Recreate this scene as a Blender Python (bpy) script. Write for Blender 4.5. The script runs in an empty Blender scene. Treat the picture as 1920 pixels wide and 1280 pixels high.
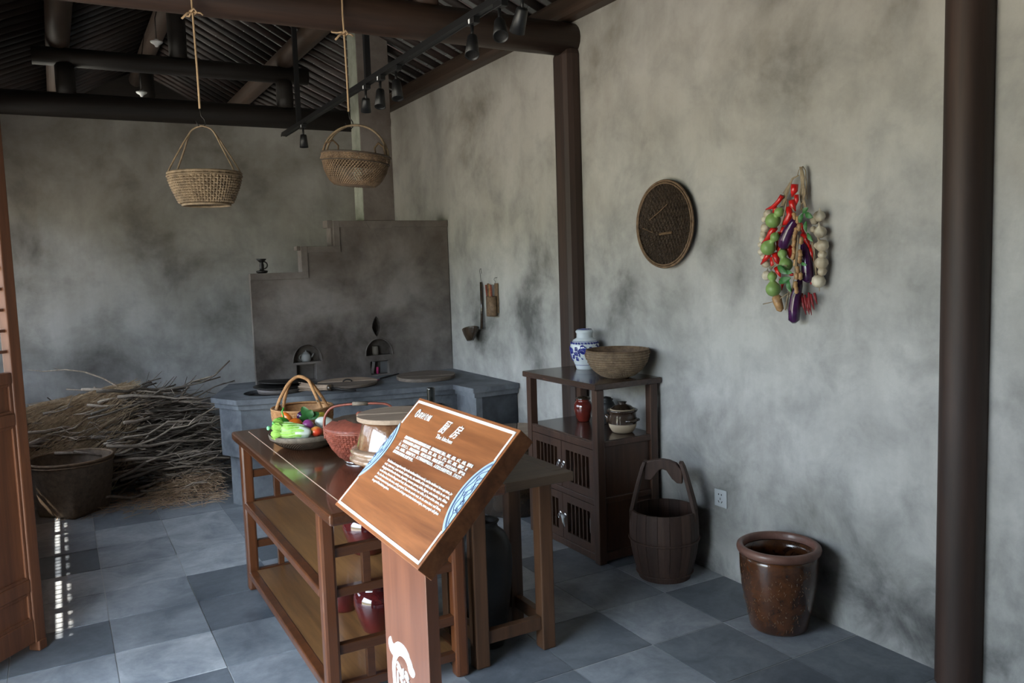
import bpy, math, random
from math import sin, cos, pi, radians as RD
from mathutils import Vector as V, Matrix as MX
S = bpy.context.scene
COL = S.collection
random.seed(7)

# ---------------------------------------------------------------- camera
cam_d = bpy.data.cameras.new('camera'); cam = bpy.data.objects.new('camera', cam_d); COL.objects.link(cam)
yaw, pit, rol = RD(29.027), RD(-5.317), RD(-1.8765)
fw = V((sin(yaw)*cos(pit), cos(yaw)*cos(pit), sin(pit)))
rt = fw.cross(V((0, 0, 1))).normalized(); up = rt.cross(fw)
rt, up = cos(rol)*rt + sin(rol)*up, -sin(rol)*rt + cos(rol)*up
cam.matrix_world = MX(((rt.x, up.x, -fw.x, 0), (rt.y, up.y, -fw.y, 0), (rt.z, up.z, -fw.z, 1.622), (0, 0, 0, 1)))
cam_d.sensor_width = 36; cam_d.lens = 36*1536.5/1920; cam_d.clip_start = 0.05
S.camera = cam
# ---------------------------------------------------------------- light
S.view_settings.view_transform = 'Standard'; S.view_settings.look = 'None'
S.view_settings.gamma = 1; S.view_settings.use_curve_mapping = False
S.view_settings.exposure = 0.0
W = bpy.data.worlds.new('sky'); S.world = W; W.use_nodes = True
nt = W.node_tree; nt.nodes.clear()
wo = nt.nodes.new('ShaderNodeOutputWorld'); bg = nt.nodes.new('ShaderNodeBackground')
tc = nt.nodes.new('ShaderNodeTexCoord'); sx = nt.nodes.new('ShaderNodeSeparateXYZ'); rp = nt.nodes.new('ShaderNodeValToRGB')
mr = nt.nodes.new('ShaderNodeMapRange'); mr.inputs['From Min'].default_value = -1
nt.links.new(tc.outputs['Generated'], sx.inputs[0]); nt.links.new(sx.outputs['Z'], mr.inputs['Value'])
nt.links.new(mr.outputs[0], rp.inputs[0]); nt.links.new(rp.outputs[0], bg.inputs[0]); nt.links.new(bg.outputs[0], wo.inputs[0])
e = rp.color_ramp.elements                      # paving and greenery below the horizon, garden trees at it, bright hazy sky above
e[0].position = 0.0; e[0].color = (.44, .42, .37, 1)
e[1].position = 1.0; e[1].color = (.60, .78, 1.0, 1)
for p, c in ((.46, (.42, .40, .34, 1)), (.49, (.22, .23, .15, 1)), (.535, (.22, .24, .16, 1)), (.575, (.68, .78, .90, 1)), (.72, (.70, .84, 1.0, 1))):
    q = e.new(p); q.color = c
bg.inputs[1].default_value = 17.0
sun_d = bpy.data.lights.new('sun', 'SUN'); sun = bpy.data.objects.new('sun', sun_d); COL.objects.link(sun)
sun_d.energy = 14; sun_d.angle = RD(.5); sun_d.color = (1, .93, .82)
sun.rotation_euler = V((.69, .06, -.966)).to_track_quat('-Z', 'Y').to_euler()
por_d = bpy.data.lights.new('doorway_daylight', 'AREA'); por = bpy.data.objects.new('doorway_daylight', por_d); COL.objects.link(por)
por_d.shape = 'RECTANGLE'; por_d.size = 6.2; por_d.size_y = 2.6      # sampling portal for the open doorway and the lattice doors
por.location = (-.90, 4.33, 1.3); por.rotation_euler = V((1, 0, 0)).to_track_quat('-Z', 'Z').to_euler()
por_d.cycles.is_portal = True
# ---------------------------------------------------------------- mesh builder
class MB:
    def __init__(s): s.v = []; s.f = []; s.s = []
    def add(s, vs, fs, sm=False, mx=None):
        o = len(s.v)
        s.v += [tuple(mx @ V(p)) if mx is not None else tuple(p) for p in vs]
        s.f += [tuple(i+o for i in f) for f in fs]; s.s += [sm]*len(fs); return s
    def join(s, m, mx=None):
        o = len(s.v); s.v += [tuple(mx @ V(p)) if mx is not None else p for p in m.v]
        s.f += [tuple(i+o for i in f) for f in m.f]; s.s += m.s; return s
    def box(s, x0, x1, y0, y1, z0, z1, mx=None):
        vs = [(x, y, z) for x in (x0, x1) for y in (y0, y1) for z in (z0, z1)]
        return s.add(vs, [(0,1,3,2),(4,6,7,5),(0,4,5,1),(2,3,7,6),(0,2,6,4),(1,5,7,3)], mx=mx)
    def hexa(s, lo, hi):                              # 4 lower + 4 upper points
        return s.add(list(lo)+list(hi), [(3,2,1,0),(4,5,6,7),(0,1,5,4),(1,2,6,5),(2,3,7,6),(3,0,4,7)])
    def prism(s, poly, z0, z1, mx=None):
        n = len(poly); vs = [(x, y, z0) for x, y in poly]+[(x, y, z1) for x, y in poly]
        return s.add(vs, [tuple(range(n))[::-1], tuple(range(n, 2*n))]+[(i, (i+1) % n, n+(i+1) % n, n+i) for i in range(n)], mx=mx)
    def lathe(s, prof, c=(0, 0, 0), n=40, fn=None, sx_=1, sy_=1, mx=None):
        vs = []; fs = []; m = len(prof)
        for j, (r, z) in enumerate(prof):
            for i in range(n):
                a = 2*pi*i/n; rr = r*(fn(a, j, z) if fn else 1)
                vs.append((c[0]+rr*cos(a)*sx_, c[1]+rr*sin(a)*sy_, c[2]+z))
        for j in range(m-1):
            for i in range(n): k = (i+1) % n; fs.append((j*n+i, j*n+k, (j+1)*n+k, (j+1)*n+i))
        return s.add(vs, fs, True, mx)
    def tube(s, pts, r, n=8, cap=True, mx=None, flat=1):
        pts = [V(p) for p in pts]; m = len(pts); vs = []; fs = []
        rr = r if isinstance(r, (list, tuple)) else [r]*m
        t0 = (pts[1]-pts[0]).normalized(); u = t0.orthogonal().normalized()
        if abs(t0.z) < .95: u = V((0, 0, 1)).cross(t0).normalized()
        for j in range(m):
            t = (pts[min(j+1, m-1)]-pts[max(j-1, 0)]).normalized()
            u = (u-t*u.dot(t)); u = u.normalized() if u.length > 1e-6 else t.orthogonal().normalized()
            w = t.cross(u)
            for i in range(n): a = 2*pi*i/n; vs.append(pts[j]+rr[j]*(cos(a)*u+sin(a)*w*flat))
        for j in range(m-1):
            for i in range(n): k = (i+1) % n; fs.append((j*n+i, j*n+k, (j+1)*n+k, (j+1)*n+i))
        if cap: fs += [tuple(range(n))[::-1], tuple(range((m-1)*n, m*n))]
        return s.add(vs, fs, n > 4, mx)
    def mesh(s, name, mat, off=(0, 0, 0)):
        me = bpy.data.meshes.new(name)
        me.from_pydata([(x-off[0], y-off[1], z-off[2]) for x, y, z in s.v], [], s.f)
        me.polygons.foreach_set('use_smooth', s.s)
        for m in (mat if isinstance(mat, (list, tuple)) else [mat]): me.materials.append(m)
        me.update(); return me
def cr(pts, k=5):                                  # rounded path through the given points
    p = [V(q) for q in pts]; r_ = []
    for i in range(len(p)-1):
        a, b_, c, d_ = p[max(0, i-1)], p[i], p[i+1], p[min(len(p)-1, i+2)]
        for j in range(k):
            t = j/k; r_.append(.5*((2*b_)+(c-a)*t+(2*a-5*b_+4*c-d_)*t*t+(3*b_-a-3*c+d_)*t**3))
    return r_+[p[-1]]
def obj(name, mb, mat, parent=None, loc=None, bev=0, kind=None, label=None, sol=0):
    off = parent['o'] if parent else (loc or (0, 0, 0))
    me = mb if isinstance(mb, bpy.types.Mesh) else mb.mesh(name, mat, off)
    o = bpy.data.objects.new(name, me); COL.objects.link(o)
    if parent: o.parent = parent if parent.type == 'EMPTY' or True else None
    elif loc: o.location = loc
    o['o'] = list(off)
    if bev:
        b = o.modifiers.new('bevel', 'BEVEL'); b.width = bev; b.segments = 2; b.limit_method = 'ANGLE'; b.angle_limit = RD(40)
    if kind: o['kind'] = kind
    if label: o['label'] = label
    return o
def thing(name, loc, label, cat, group=None):
    o = bpy.data.objects.new(name, None); o.empty_display_size = .05; COL.objects.link(o); o.location = loc; o['o'] = list(loc)
    return tag(o, label, cat, group)
def tag(o, label, cat, group=None):
    o['label'] = label; o['category'] = cat
    if group: o['group'] = group
    return o
def dup(me_obj, loc, parent=None, rot=None):
    c = me_obj.copy(); COL.objects.link(c); c.location = loc; c.parent = parent
    if rot: c.rotation_euler = rot
    return c
# ---------------------------------------------------------------- materials
def mat(name, base, rough=.6, **k):
    m = bpy.data.materials.new(name); m.use_nodes = True; n = m.node_tree; b = n.nodes['Principled BSDF']
    b.inputs['Base Color'].default_value = (*base, 1); b.inputs['Roughness'].default_value = rough
    if 'metal' in k: b.inputs['Metallic'].default_value = k['metal']
    if 'coat' in k: b.inputs['Coat Weight'].default_value = k['coat']; b.inputs['Coat Roughness'].default_value = k.get('crough', .08)
    if 'spec' in k: b.inputs['Specular IOR Level'].default_value = k['spec']
    return m
def nodes(m): return m.node_tree, m.node_tree.nodes['Principled BSDF']
def coords(n, kind='Object', scale=(1, 1, 1), world=False):
    mp = n.nodes.new('ShaderNodeMapping'); mp.inputs['Scale'].default_value = scale
    if world: g = n.nodes.new('ShaderNodeNewGeometry'); n.links.new(g.outputs['Position'], mp.inputs[0])
    else: g = n.nodes.new('ShaderNodeTexCoord'); n.links.new(g.outputs[kind], mp.inputs[0])
    return mp.outputs[0]
def noise(n, vec, sc, det=5, rgh=.55, dist=0):
    t = n.nodes.new('ShaderNodeTexNoise'); t.inputs['Scale'].default_value = sc; t.inputs['Detail'].default_value = det
    t.inputs['Roughness'].default_value = rgh; t.inputs['Distortion'].default_value = dist; n.links.new(vec, t.inputs['Vector']); return t.outputs['Fac']
def ramp(n, fac, stops):
    r = n.nodes.new('ShaderNodeValToRGB'); el = r.color_ramp.elements
    for i, (p, c) in enumerate(stops):
        q = el[i] if i < 2 else el.new(p)
        q.position = p; q.color = (*c, 1) if not isinstance(c, float) else (c, c, c, 1)
    n.links.new(fac, r.inputs[0]); return r.outputs[0]
def mix(n, fac, a, b, mode='MIX'):
    x = n.nodes.new('ShaderNodeMix'); x.data_type = 'RGBA'; x.blend_type = mode
    for s_, v_ in ((x.inputs[0], fac), (x.inputs[6], a), (x.inputs[7], b)):
        if isinstance(v_, (int, float)): s_.default_value = v_
        elif isinstance(v_, tuple): s_.default_value = (*v_, 1)
        else: n.links.new(v_, s_)
    return x.outputs[2]
def bump(n, b, h, st=.3, d=.01):
    u = n.nodes.new('ShaderNodeBump'); u.inputs['Strength'].default_value = st; u.inputs['Distance'].default_value = d
    n.links.new(h, u.inputs['Height']); n.links.new(u.outputs[0], b.inputs['Normal'])
def wood(name, c1, c2, rough=.4, axis='z', sc=14, coat=0, knots=.0, var=0, bs=.15):
    m = mat(name, c1, rough, coat=coat); n, b = nodes(m)
    s3 = {'x': (.07, 1, 1), 'y': (1, .07, 1), 'z': (1, 1, .07)}[axis]
    v = coords(n, 'Object', s3)
    f = noise(n, v, sc, 6, .65, .6); g = noise(n, v, sc*6, 3, .6)
    col = ramp(n, f, ((.30, c2), (.62, c1)))
    col = mix(n, .35, col, ramp(n, g, ((.35, (.35, .35, .35)), (.65, (1, 1, 1)))), 'MULTIPLY')
    if var:
        oi = n.nodes.new('ShaderNodeObjectInfo'); r_ = ramp(n, oi.outputs['Random'], ((0, (1-var,)*3), (1, (1+var*.4,)*3)))
        col = mix(n, 1.0, col, r_, 'MULTIPLY')
    n.links.new(col, b.inputs['Base Color']); bump(n, b, g, bs, .002); return m
def plaster(name, light, mid, dark, sc=1.6, lo=.36, hi=.66, tan=(.34, .29, .22), tanz=None, streak=.25, fine=.12, bot=None):
    m = mat(name, light, .93, spec=.2); n, b = nodes(m)
    v = coords(n, world=True); vs = coords(n, scale=(1, 1, .22), world=True)
    f = noise(n, v, sc, 8, .60, .25); f2 = noise(n, v, sc*2.6, 7, .62, .4); st = noise(n, vs, 7, 6, .6); fi = noise(n, v, 45, 4, .7)
    col = ramp(n, f, ((lo, dark), ((lo+hi)/2, mid), (hi, light)))
    col = mix(n, .45, col, ramp(n, f2, ((.33, (.45, .45, .46)), (.55, (1, 1, 1)))), 'MULTIPLY')
    col = mix(n, streak, col, ramp(n, st, ((.38, (.55, .53, .50)), (.60, (1, 1, 1)))), 'MULTIPLY')
    col = mix(n, fine, col, ramp(n, fi, ((.3, (.6, .6, .6)), (.7, (1, 1, 1)))), 'MULTIPLY')
    g = n.nodes.new('ShaderNodeNewGeometry'); sp = n.nodes.new('ShaderNodeSeparateXYZ'); n.links.new(g.outputs['Position'], sp.inputs[0])
    if tanz:                                         # old water stains and browned plaster near the top
        ad = n.nodes.new('ShaderNodeMath'); ad.operation = 'ADD'; n.links.new(sp.outputs['Z'], ad.inputs[0])
        mu = n.nodes.new('ShaderNodeMath'); mu.operation = 'MULTIPLY'; mu.inputs[1].default_value = 1.6; n.links.new(f2, mu.inputs[0]); n.links.new(mu.outputs[0], ad.inputs[1])
        mr_ = n.nodes.new('ShaderNodeMapRange'); mr_.inputs['From Min'].default_value = tanz+.4; mr_.inputs['From Max'].default_value = tanz+1.5
        n.links.new(ad.outputs[0], mr_.inputs['Value']); mm = n.nodes.new('ShaderNodeMath'); mm.operation = 'MULTIPLY'; mm.inputs[1].default_value = .75
        n.links.new(mr_.outputs[0], mm.inputs[0]); col = mix(n, mm.outputs[0], col, mix(n, .55, tan, col, 'MIX'))
    if bot:                                          # damp dark mottling low on the wall
        lo_ = n.nodes.new('ShaderNodeMapRange'); lo_.inputs['From Min'].default_value = 1.25; lo_.inputs['From Max'].default_value = .35
        f3 = noise(n, v, 3.6, 9, .66, .5); ad2 = n.nodes.new('ShaderNodeMath'); ad2.operation = 'MULTIPLY_ADD'; ad2.inputs[1].default_value = .8; n.links.new(f3, ad2.inputs[0]); n.links.new(sp.outputs['Z'], ad2.inputs[2]); 
        n.links.new(ad2.outputs[0], lo_.inputs['Value'])
        mm2 = n.nodes.new('ShaderNodeMath'); mm2.operation = 'MULTIPLY'; mm2.inputs[1].default_value = bot; n.links.new(lo_.outputs[0], mm2.inputs[0])
        col = mix(n, mm2.outputs[0], col, ramp(n, f3, ((.36, (.28, .29, .31)), (.60, (1, 1, 1)))), 'MULTIPLY')
    n.links.new(col, b.inputs['Base Color']); bump(n, b, fi, .25, .003); return m
M_WR = plaster('plaster_right', (.48, .475, .455), (.37, .366, .352), (.14, .14, .135), 1.35, .31, .57, (.36, .30, .23), 2.0, .18, bot=.75)
M_WB = plaster('plaster_back', (.47, .47, .46), (.34, .335, .325), (.16, .152, .145), 1.3, .33, .60, (.26, .22, .16), 1.7)
M_SW = plaster('plaster_chimney', (.27, .25, .24), (.17, .153, .145), (.070, .060, .056), 1.8, .35, .66, (.17, .125, .10), 1.4, .1, .2)
M_LT = plaster('plaster_lit_pale_side', (.36, .37, .31), (.30, .31, .26), (.2, .21, .17), 3, .3, .6)  # paler plaster, its colour also lightened for daylight from the door
M_ST = plaster('stove_cement', (.20, .215, .235), (.14, .152, .17), (.075, .082, .095), 2.5, .35, .62, streak=.1, fine=.25)
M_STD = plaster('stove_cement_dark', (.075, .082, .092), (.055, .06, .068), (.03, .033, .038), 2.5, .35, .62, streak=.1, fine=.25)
nst, bst = nodes(M_ST); bst.inputs['Roughness'].default_value = .6
M_SOOT = mat('soot', (.012, .011, .010), .9)
M_BEAM = wood('beam_wood', (.060, .032, .021), (.025, .013, .009), .5, 'x', 9)
M_BEAMY = wood('purlin_wood', (.060, .036, .024), (.028, .016, .011), .5, 'y', 9)
M_POST = wood('post_wood', (.050, .025, .017), (.020, .011, .008), .62, 'z', 9)
M_DARKB = wood('old_beam_wood', (.022, .016, .013), (.010, .008, .007), .6, 'x', 9)
M_RAFT = wood('rafter_wood', (.030, .014, .010), (.012, .006, .005), .65, 'x', 20, var=.6)
M_TABLE = wood('table_lacquer', (.115, .042, .018), (.055, .020, .010), .22, 'y', 10, .6, bs=.04)
M_TLEG = wood('table_leg_wood', (.145, .048, .017), (.070, .024, .010), .28, 'z', 10, .4, bs=.05)
M_TRAIL = wood('table_rail_wood', (.12, .042, .016), (.058, .021, .010), .3, 'x', 10, .3, bs=.05)
M_SHELF = wood('shelf_board_wood', (.30, .145, .050), (.10, .042, .016), .38, 'y', 7, .2, bs=.05)
M_STOOL = wood('stool_table_wood', (.11, .072, .046), (.06, .038, .025), .5, 'x', 9, bs=.08)
M_STLEG = wood('stool_table_leg_wood', (.12, .055, .026), (.055, .026, .013), .45, 'z', 9, bs=.1)
M_CAB = wood('cabinet_wood', (.085, .042, .026), (.038, .019, .013), .35, 'z', 10, .2, bs=.08)
M_CABT = wood('cabinet_top_wood', (.070, .038, .026), (.034, .018, .013), .25, 'y', 10, .3, bs=.05)
M_BUCK = wood('bucket_wood', (.090, .048, .034), (.038, .020, .015), .65, 'z', 12, var=.3)
M_SIGN = wood('sign_wood', (.36, .12, .042), (.27, .095, .034), .38, 'y', 7, .15, bs=.02)
M_SPOST = wood('sign_post_wood', (.24, .095, .052), (.17, .062, .034), .32, 'z', 6, .2, bs=.02)
M_DOOR = wood('door_wood', (.19, .070, .030), (.095, .034, .017), .5, 'z', 10, bs=.1)
M_LIDW = wood('lid_plank_wood', (.42, .31, .225), (.24, .17, .125), .7, 'x', 8)
M_LIDD = wood('dark_lid_wood', (.17, .13, .10), (.08, .06, .048), .7, 'x', 8)
M_STICK = wood('stick_bark', (.34, .27, .21), (.15, .115, .085), .85, 'z', 20, var=.7)
M_TWIG = mat('twig', (.16, .12, .075), .9)
M_STRAW = mat('straw', (.52, .37, .24), .85)
M_BLACK = mat('black_metal', (.008, .008, .009), .45)
M_IRON = mat('iron', (.02, .018, .017), .5, metal=.6)
M_WHITE = mat('white_print', (.85, .86, .86), .5)
M_SILV = mat('silver', (.6, .6, .62), .25, metal=1)
M_CHALK = mat('chalk_line', (.72, .55, .42), .6)
M_PORC = mat('porcelain', (.62, .68, .72), .12, coat=.5)
M_BLUE = mat('cobalt_blue', (.02, .03, .25), .2, coat=.4)
M_PBLUE = mat('sign_pale_blue', (.36, .50, .68), .5)
M_NAVY = mat('sign_navy', (.03, .06, .16), .5)
M_PLUG = mat('socket_plastic', (.50, .53, .55), .4)
M_ROPE = mat('rope', (.42, .28, .16), .85)
def glaze(name, c, c2, rough=.12, sc=9, coat=.8, bs=.3):
    m = mat(name, c, rough, coat=coat, crough=.05); n, b = nodes(m); v = coords(n)
    f = noise(n, v, sc, 7, .7, .5); n.links.new(ramp(n, f, ((.35, c2), (.62, c))), b.inputs['Base Color']); bump(n, b, noise(n, v, sc*5, 4), bs, .002); return m
M_JARB = glaze('brown_jar_glaze', (.105, .036, .012), (.032, .013, .007), .22, 12, .7, .5)
M_JARRIM = glaze('unglazed_rim', (.20, .10, .075), (.12, .055, .04), .45, 9, .2)
M_RED = glaze('dark_red_glaze', (.095, .010, .010), (.03, .006, .008), .08, 5, 1, .1)
M_POTG = glaze('brown_pot_glaze', (.20, .10, .05), (.06, .022, .012), .10, 14, 1, .8)
M_POTA = glaze('amber_glaze', (.28, .10, .02), (.10, .03, .01), .12, 8, 1, .2)
M_BJAR = glaze('black_jar_clay', (.012, .012, .012), (.007, .007, .007), .55, 20, .05)
M_CLAYD = glaze('dark_brown_clay', (.05, .032, .02), (.025, .017, .011), .25, 8, .5)
M_CREAM = mat('cream_clay', (.45, .36, .25), .55)
M_GREYC = mat('grey_clay', (.22, .225, .23), .6)
def cane(name, c, c2, rough=.7, sc=30):
    m = mat(name, c, rough); n, b = nodes(m); v = coords(n)
    f = noise(n, v, sc, 5, .7); n.links.new(ramp(n, f, ((.3, c2), (.65, c))), b.inputs['Base Color']); return m
M_CANE = cane('cane_tan', (.34, .215, .11), (.13, .075, .035))
M_CANEW = cane('cane_warm', (.52, .28, .12), (.26, .12, .045))
M_CANEB = cane('cane_brown', (.20, .125, .070), (.07, .040, .022))
M_CANEG = cane('cane_grey', (.19, .155, .12), (.07, .058, .045))
M_CANED = cane('cane_dark', (.075, .048, .030), (.028, .018, .012))
M_CANEL = cane('cane_light', (.25, .175, .105), (.10, .068, .040))
M_CANER = cane('cane_red', (.30, .085, .055), (.13, .035, .025), .4)
M_GRAIN = cane('dark_grain_basket', (.135, .090, .056), (.055, .036, .023), .6)
def veg(name, c, c2=None, rough=.3, sc=18):
    m = mat(name, c, rough, coat=.3); n, b = nodes(m)
    if c2: f = noise(n, coords(n), sc, 3); n.links.new(ramp(n, f, ((.38, c2), (.6, c))), b.inputs['Base Color'])
    return m
V_RED = veg('chilli_red', (.55, .012, .010)); V_DRED = veg('dried_chilli', (.20, .006, .010), rough=.7)
V_GRN = veg('gourd_green', (.22, .36, .10), (.17, .29, .08), .6); V_PUR = veg('aubergine', (.035, .008, .045), (.06, .012, .07), .15)
V_GAR = veg('garlic', (.60, .54, .42), (.42, .35, .25), .6); V_NUT = veg('peanut', (.42, .24, .10), (.28, .15, .06), .7, 60)
V_LEAF = veg('leaf_green', (.015, .10, .015), (.03, .16, .03), .5); V_ORG = veg('orange_fruit', (.85, .22, .02), (.75, .13, .01))
V_PEP = veg('green_pepper', (.04, .33, .03)); V_CAB = veg('cabbage_green', (.42, .72, .16), (.24, .52, .07), .5, 30)
V_STEM = veg('cabbage_white', (.72, .80, .74), (.58, .70, .55), .5, 25); V_RAD = veg('purple_radish', (.38, .08, .30), (.30, .05, .22))
V_WHT = veg('white_radish', (.84, .87, .78)); V_YEL = veg('lemon', (.75, .62, .08)); V_TOM = veg('peach', (.75, .07, .03), (.80, .42, .08), .3, 14)

XW, XF = 2.891, -.79           # inner faces of the right wall and of the door wall
YB = 7.50                      # back wall face
# ---------------------------------------------------------------- floor of stone tiles
fl = obj('floor', MB().box(XF-.4, XW+.1, -1.6, 11.1, -.14, -.003), mat('grout', (.42, .42, .41), .9), kind='structure')
M_TILE = mat('slate_tile', (.2, .22, .25), .5, spec=.4); n, b = nodes(M_TILE)
oi = n.nodes.new('ShaderNodeObjectInfo'); v = coords(n, world=True)
c0 = ramp(n, oi.outputs['Random'], ((0, (.115, .130, .150)), (.35, (.20, .22, .245)), (.62, (.27, .29, .315)), (1, (.38, .40, .42))))
f1 = noise(n, v, 3.5, 8, .65, .8); f2 = noise(n, v, 28, 5, .7)
c1 = mix(n, .75, c0, ramp(n, f1, ((.34, (.45, .48, .52)), (.5, (.95, .95, .95)), (.64, (1.35, 1.32, 1.28)))), 'MULTIPLY')
c1 = mix(n, .4, c1, ramp(n, f2, ((.3, (.7, .7, .7)), (.6, (1.1, 1.1, 1.1)))), 'MULTIPLY')
n.links.new(c1, b.inputs['Base Color']); n.links.new(ramp(n, f1, ((.3, .34), (.7, .6))), b.inputs['Roughness']); bump(n, b, f2, .25, .003)
P = .3985; tm = None; k = 0
for i in range(10):
    for j in range(17):
        x = .1155+P*(i-3); y = 1.055+P*1.0035*j
        x1 = min(x+P, XW+.02)
        if x1 - x < .05: continue
        mb = MB().box(.0022, x1-x-.0022, .0022, P-.0022, -.012, 0)
        if tm is None or x1 < x+P:
            me = mb.mesh('tile', M_TILE); tm2 = me
            if tm is None: tm = me
        else: tm2 = tm
        o = bpy.data.objects.new('tile', tm2); COL.objects.link(o); o.parent = fl
        o.location = (x, y, random.uniform(-.0012, .0008)); o.rotation_euler = (random.uniform(-.0015, .0015), random.uniform(-.0015, .0015), 0)
# ---------------------------------------------------------------- walls
obj('wall_right', MB().box(XW, XW+.25, -1.6, 11.2, -.1, 3.16), M_WR, kind='structure')
obj('wall_back', MB().box(XF-.3, XW, YB, YB+.2, -.1, 2.93), M_WB, kind='structure')
obj('wall_front', MB().box(XF-.3, XW+.2, -1.8, -1.6, -.1, 4.6), M_WB, kind='structure')
wl = MB()
wl.box(XF-.1, XF, -1.6, 1.25, -.1, 3.2); wl.box(XF-.1, XF, -1.15, YB, 2.6, 3.2); wl.box(XF-.1, XF, YB, 8.2, -.1, 3.2); wl.box(XF-.1, XF, 9.5, 9.7, -.1, 3.2); wl.box(XF-.1, XF, 9.7, 10.8, -.1, .9); wl.box(XF-.1, XF, 9.7, 10.8, 2.6, 3.2); wl.box(XF-.1, XF, 10.8, 11.2, -.1, 3.2); wl.box(XF-.1, XF, 8.2, 9.5, -.1, .9); wl.box(XF-.1, XF, 8.2, 9.5, 2.6, 3.2)
wl.box(XF-.1, XF, 3.45, 3.62, -.1, 2.6); wl.box(XF-.1, XF, 7.40, YB, -.1, 2.6); wl.box(XF-.1, XF, 3.62, 7.40, 2.32, 2.6)
obj('wall_left', wl, M_WB, kind='structure')
ends = [3.62, 4.06, 4.46, 4.95, 5.39, 5.88, 6.36, 6.88, 7.40]       # closed lattice door leaves
for k_, (a, b_) in enumerate(zip(ends, ends[1:])):
    dm = MB(); dm.box(XF-.07, XF-.02, a+.002, a+.036, .02, 2.32).box(XF-.07, XF-.02, b_-.036, b_-.002, .02, 2.32)
    dm.box(XF-.07, XF-.02, a+.036, b_-.036, .02, .16).box(XF-.07, XF-.02, a+.036, b_-.036, .86, .945).box(XF-.07, XF-.02, a+.036, b_-.036, 2.25, 2.32)
    dr = obj('door_%d' % (k_+2), dm, M_DOOR, kind='structure')
    obj('door_panel', MB().box(XF-.055, XF-.035, a+.036, b_-.036, .16, .86), M_DOOR, dr)
    lt = MB(); nb = max(3, round((b_-a-.072)/.066))
    for i in range(1, nb): y = a+.036+(b_-a-.072)*i/nb; lt.box(XF-.055, XF-.035, y-.0045, y+.0045, .945, 2.25)
    for i in range(1, 18): z = .945+.0725*i-.018; lt.box(XF-.056, XF-.034, a+.036, b_-.036, z-.004, z+.004)
    obj('lattice', lt, M_DOOR, dr)
obj('wall_gable', MB().box(XF-.3, XW+.2, 11.0, 11.2, -.1, 4.6), M_DARKB, kind='structure')
# ---------------------------------------------------------------- roof
RX, RZ = 1.05, 4.06; PR, PZ = 1.93, 3.59; PL = 2*RX-PR; EX, EZ = 3.35, 2.98       # ridge, purlin, eave (underside of rafters)
EXS = {1: (EX, EZ), -1: (4.075, 2.668)}
backing = MB()
for sgn in (1, -1):
    q = lambda x: RX+sgn*(x-RX)
    pts = [(q(RX), RZ+.075), (q(PR), PZ+.075), (q(EXS[sgn][0]), EXS[sgn][1]+.075)]
    for (xa, za), (xb, zb) in zip(pts, pts[1:]):
        y0, y1 = -1.8, 11.3
        backing.hexa([(xa, y0, za), (xb, y0, zb), (xb, y1, zb), (xa, y1, za)], [(xa, y0, za+.08), (xb, y0, zb+.08), (xb, y1, zb+.08), (xa, y1, za+.08)])
ceil_ = obj('ceiling', backing, mat('roof_mortar', (.60, .60, .58), .9), kind='structure')
def rafter_mesh(sgn):
    q = lambda x: RX+sgn*(x-RX); m = MB(); r = .040
    for (xa, za), (xb, zb) in (((RX, RZ), (PR, PZ)), ((PR, PZ), EXS[sgn])):
        d = V((q(xb)-q(xa), 0, zb-za)).normalized(); up_ = V((-d.z, 0, d.x)) if d.x > 0 else V((d.z, 0, -d.x))
        A = V((q(xa), 0, za)); B = V((q(xb), 0, zb)); ring = []
        for P_ in (A, B):
            ring += [P_+V((0, 1, 0))*r*cos(a)+up_*(.060-.042*sin(a)) for a in [pi*t/6 for t in range(7)]]
        m.add(ring, [tuple((i, i+1, 8+i, 7+i)) for i in range(6)]+[tuple(range(7))[::-1], tuple(range(7, 14)), (0, 7, 13, 6)], True)
    return m.mesh('rafter', M_RAFT)
RP = .18; ry = [-1.7+RP*i for i in range(72)]
for sgn in (1, -1):
    me = rafter_mesh(sgn)
    for y in ry:
        o = bpy.data.objects.new('rafter', me); COL.objects.link(o); o.parent = ceil_; o.location = (0, y, random.uniform(-.004, .004))
M_BRICK = mat('roof_brick', (.13, .135, .13), .9); n, b = nodes(M_BRICK); oi = n.nodes.new('ShaderNodeObjectInfo')
n.links.new(mix(n, .7, ramp(n, noise(n, coords(n, world=True), 6, 5), ((.3, (.10, .10, .10)), (.7, (.19, .195, .19)))), ramp(n, oi.outputs['Random'], ((0, (.6, .6, .6)), (1, (1.1, 1.1, 1.1)))), 'MULTIPLY'), b.inputs['Base Color'])
rest = MB(); bl = .15; bmesh_ = {}; cnt = 0
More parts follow.
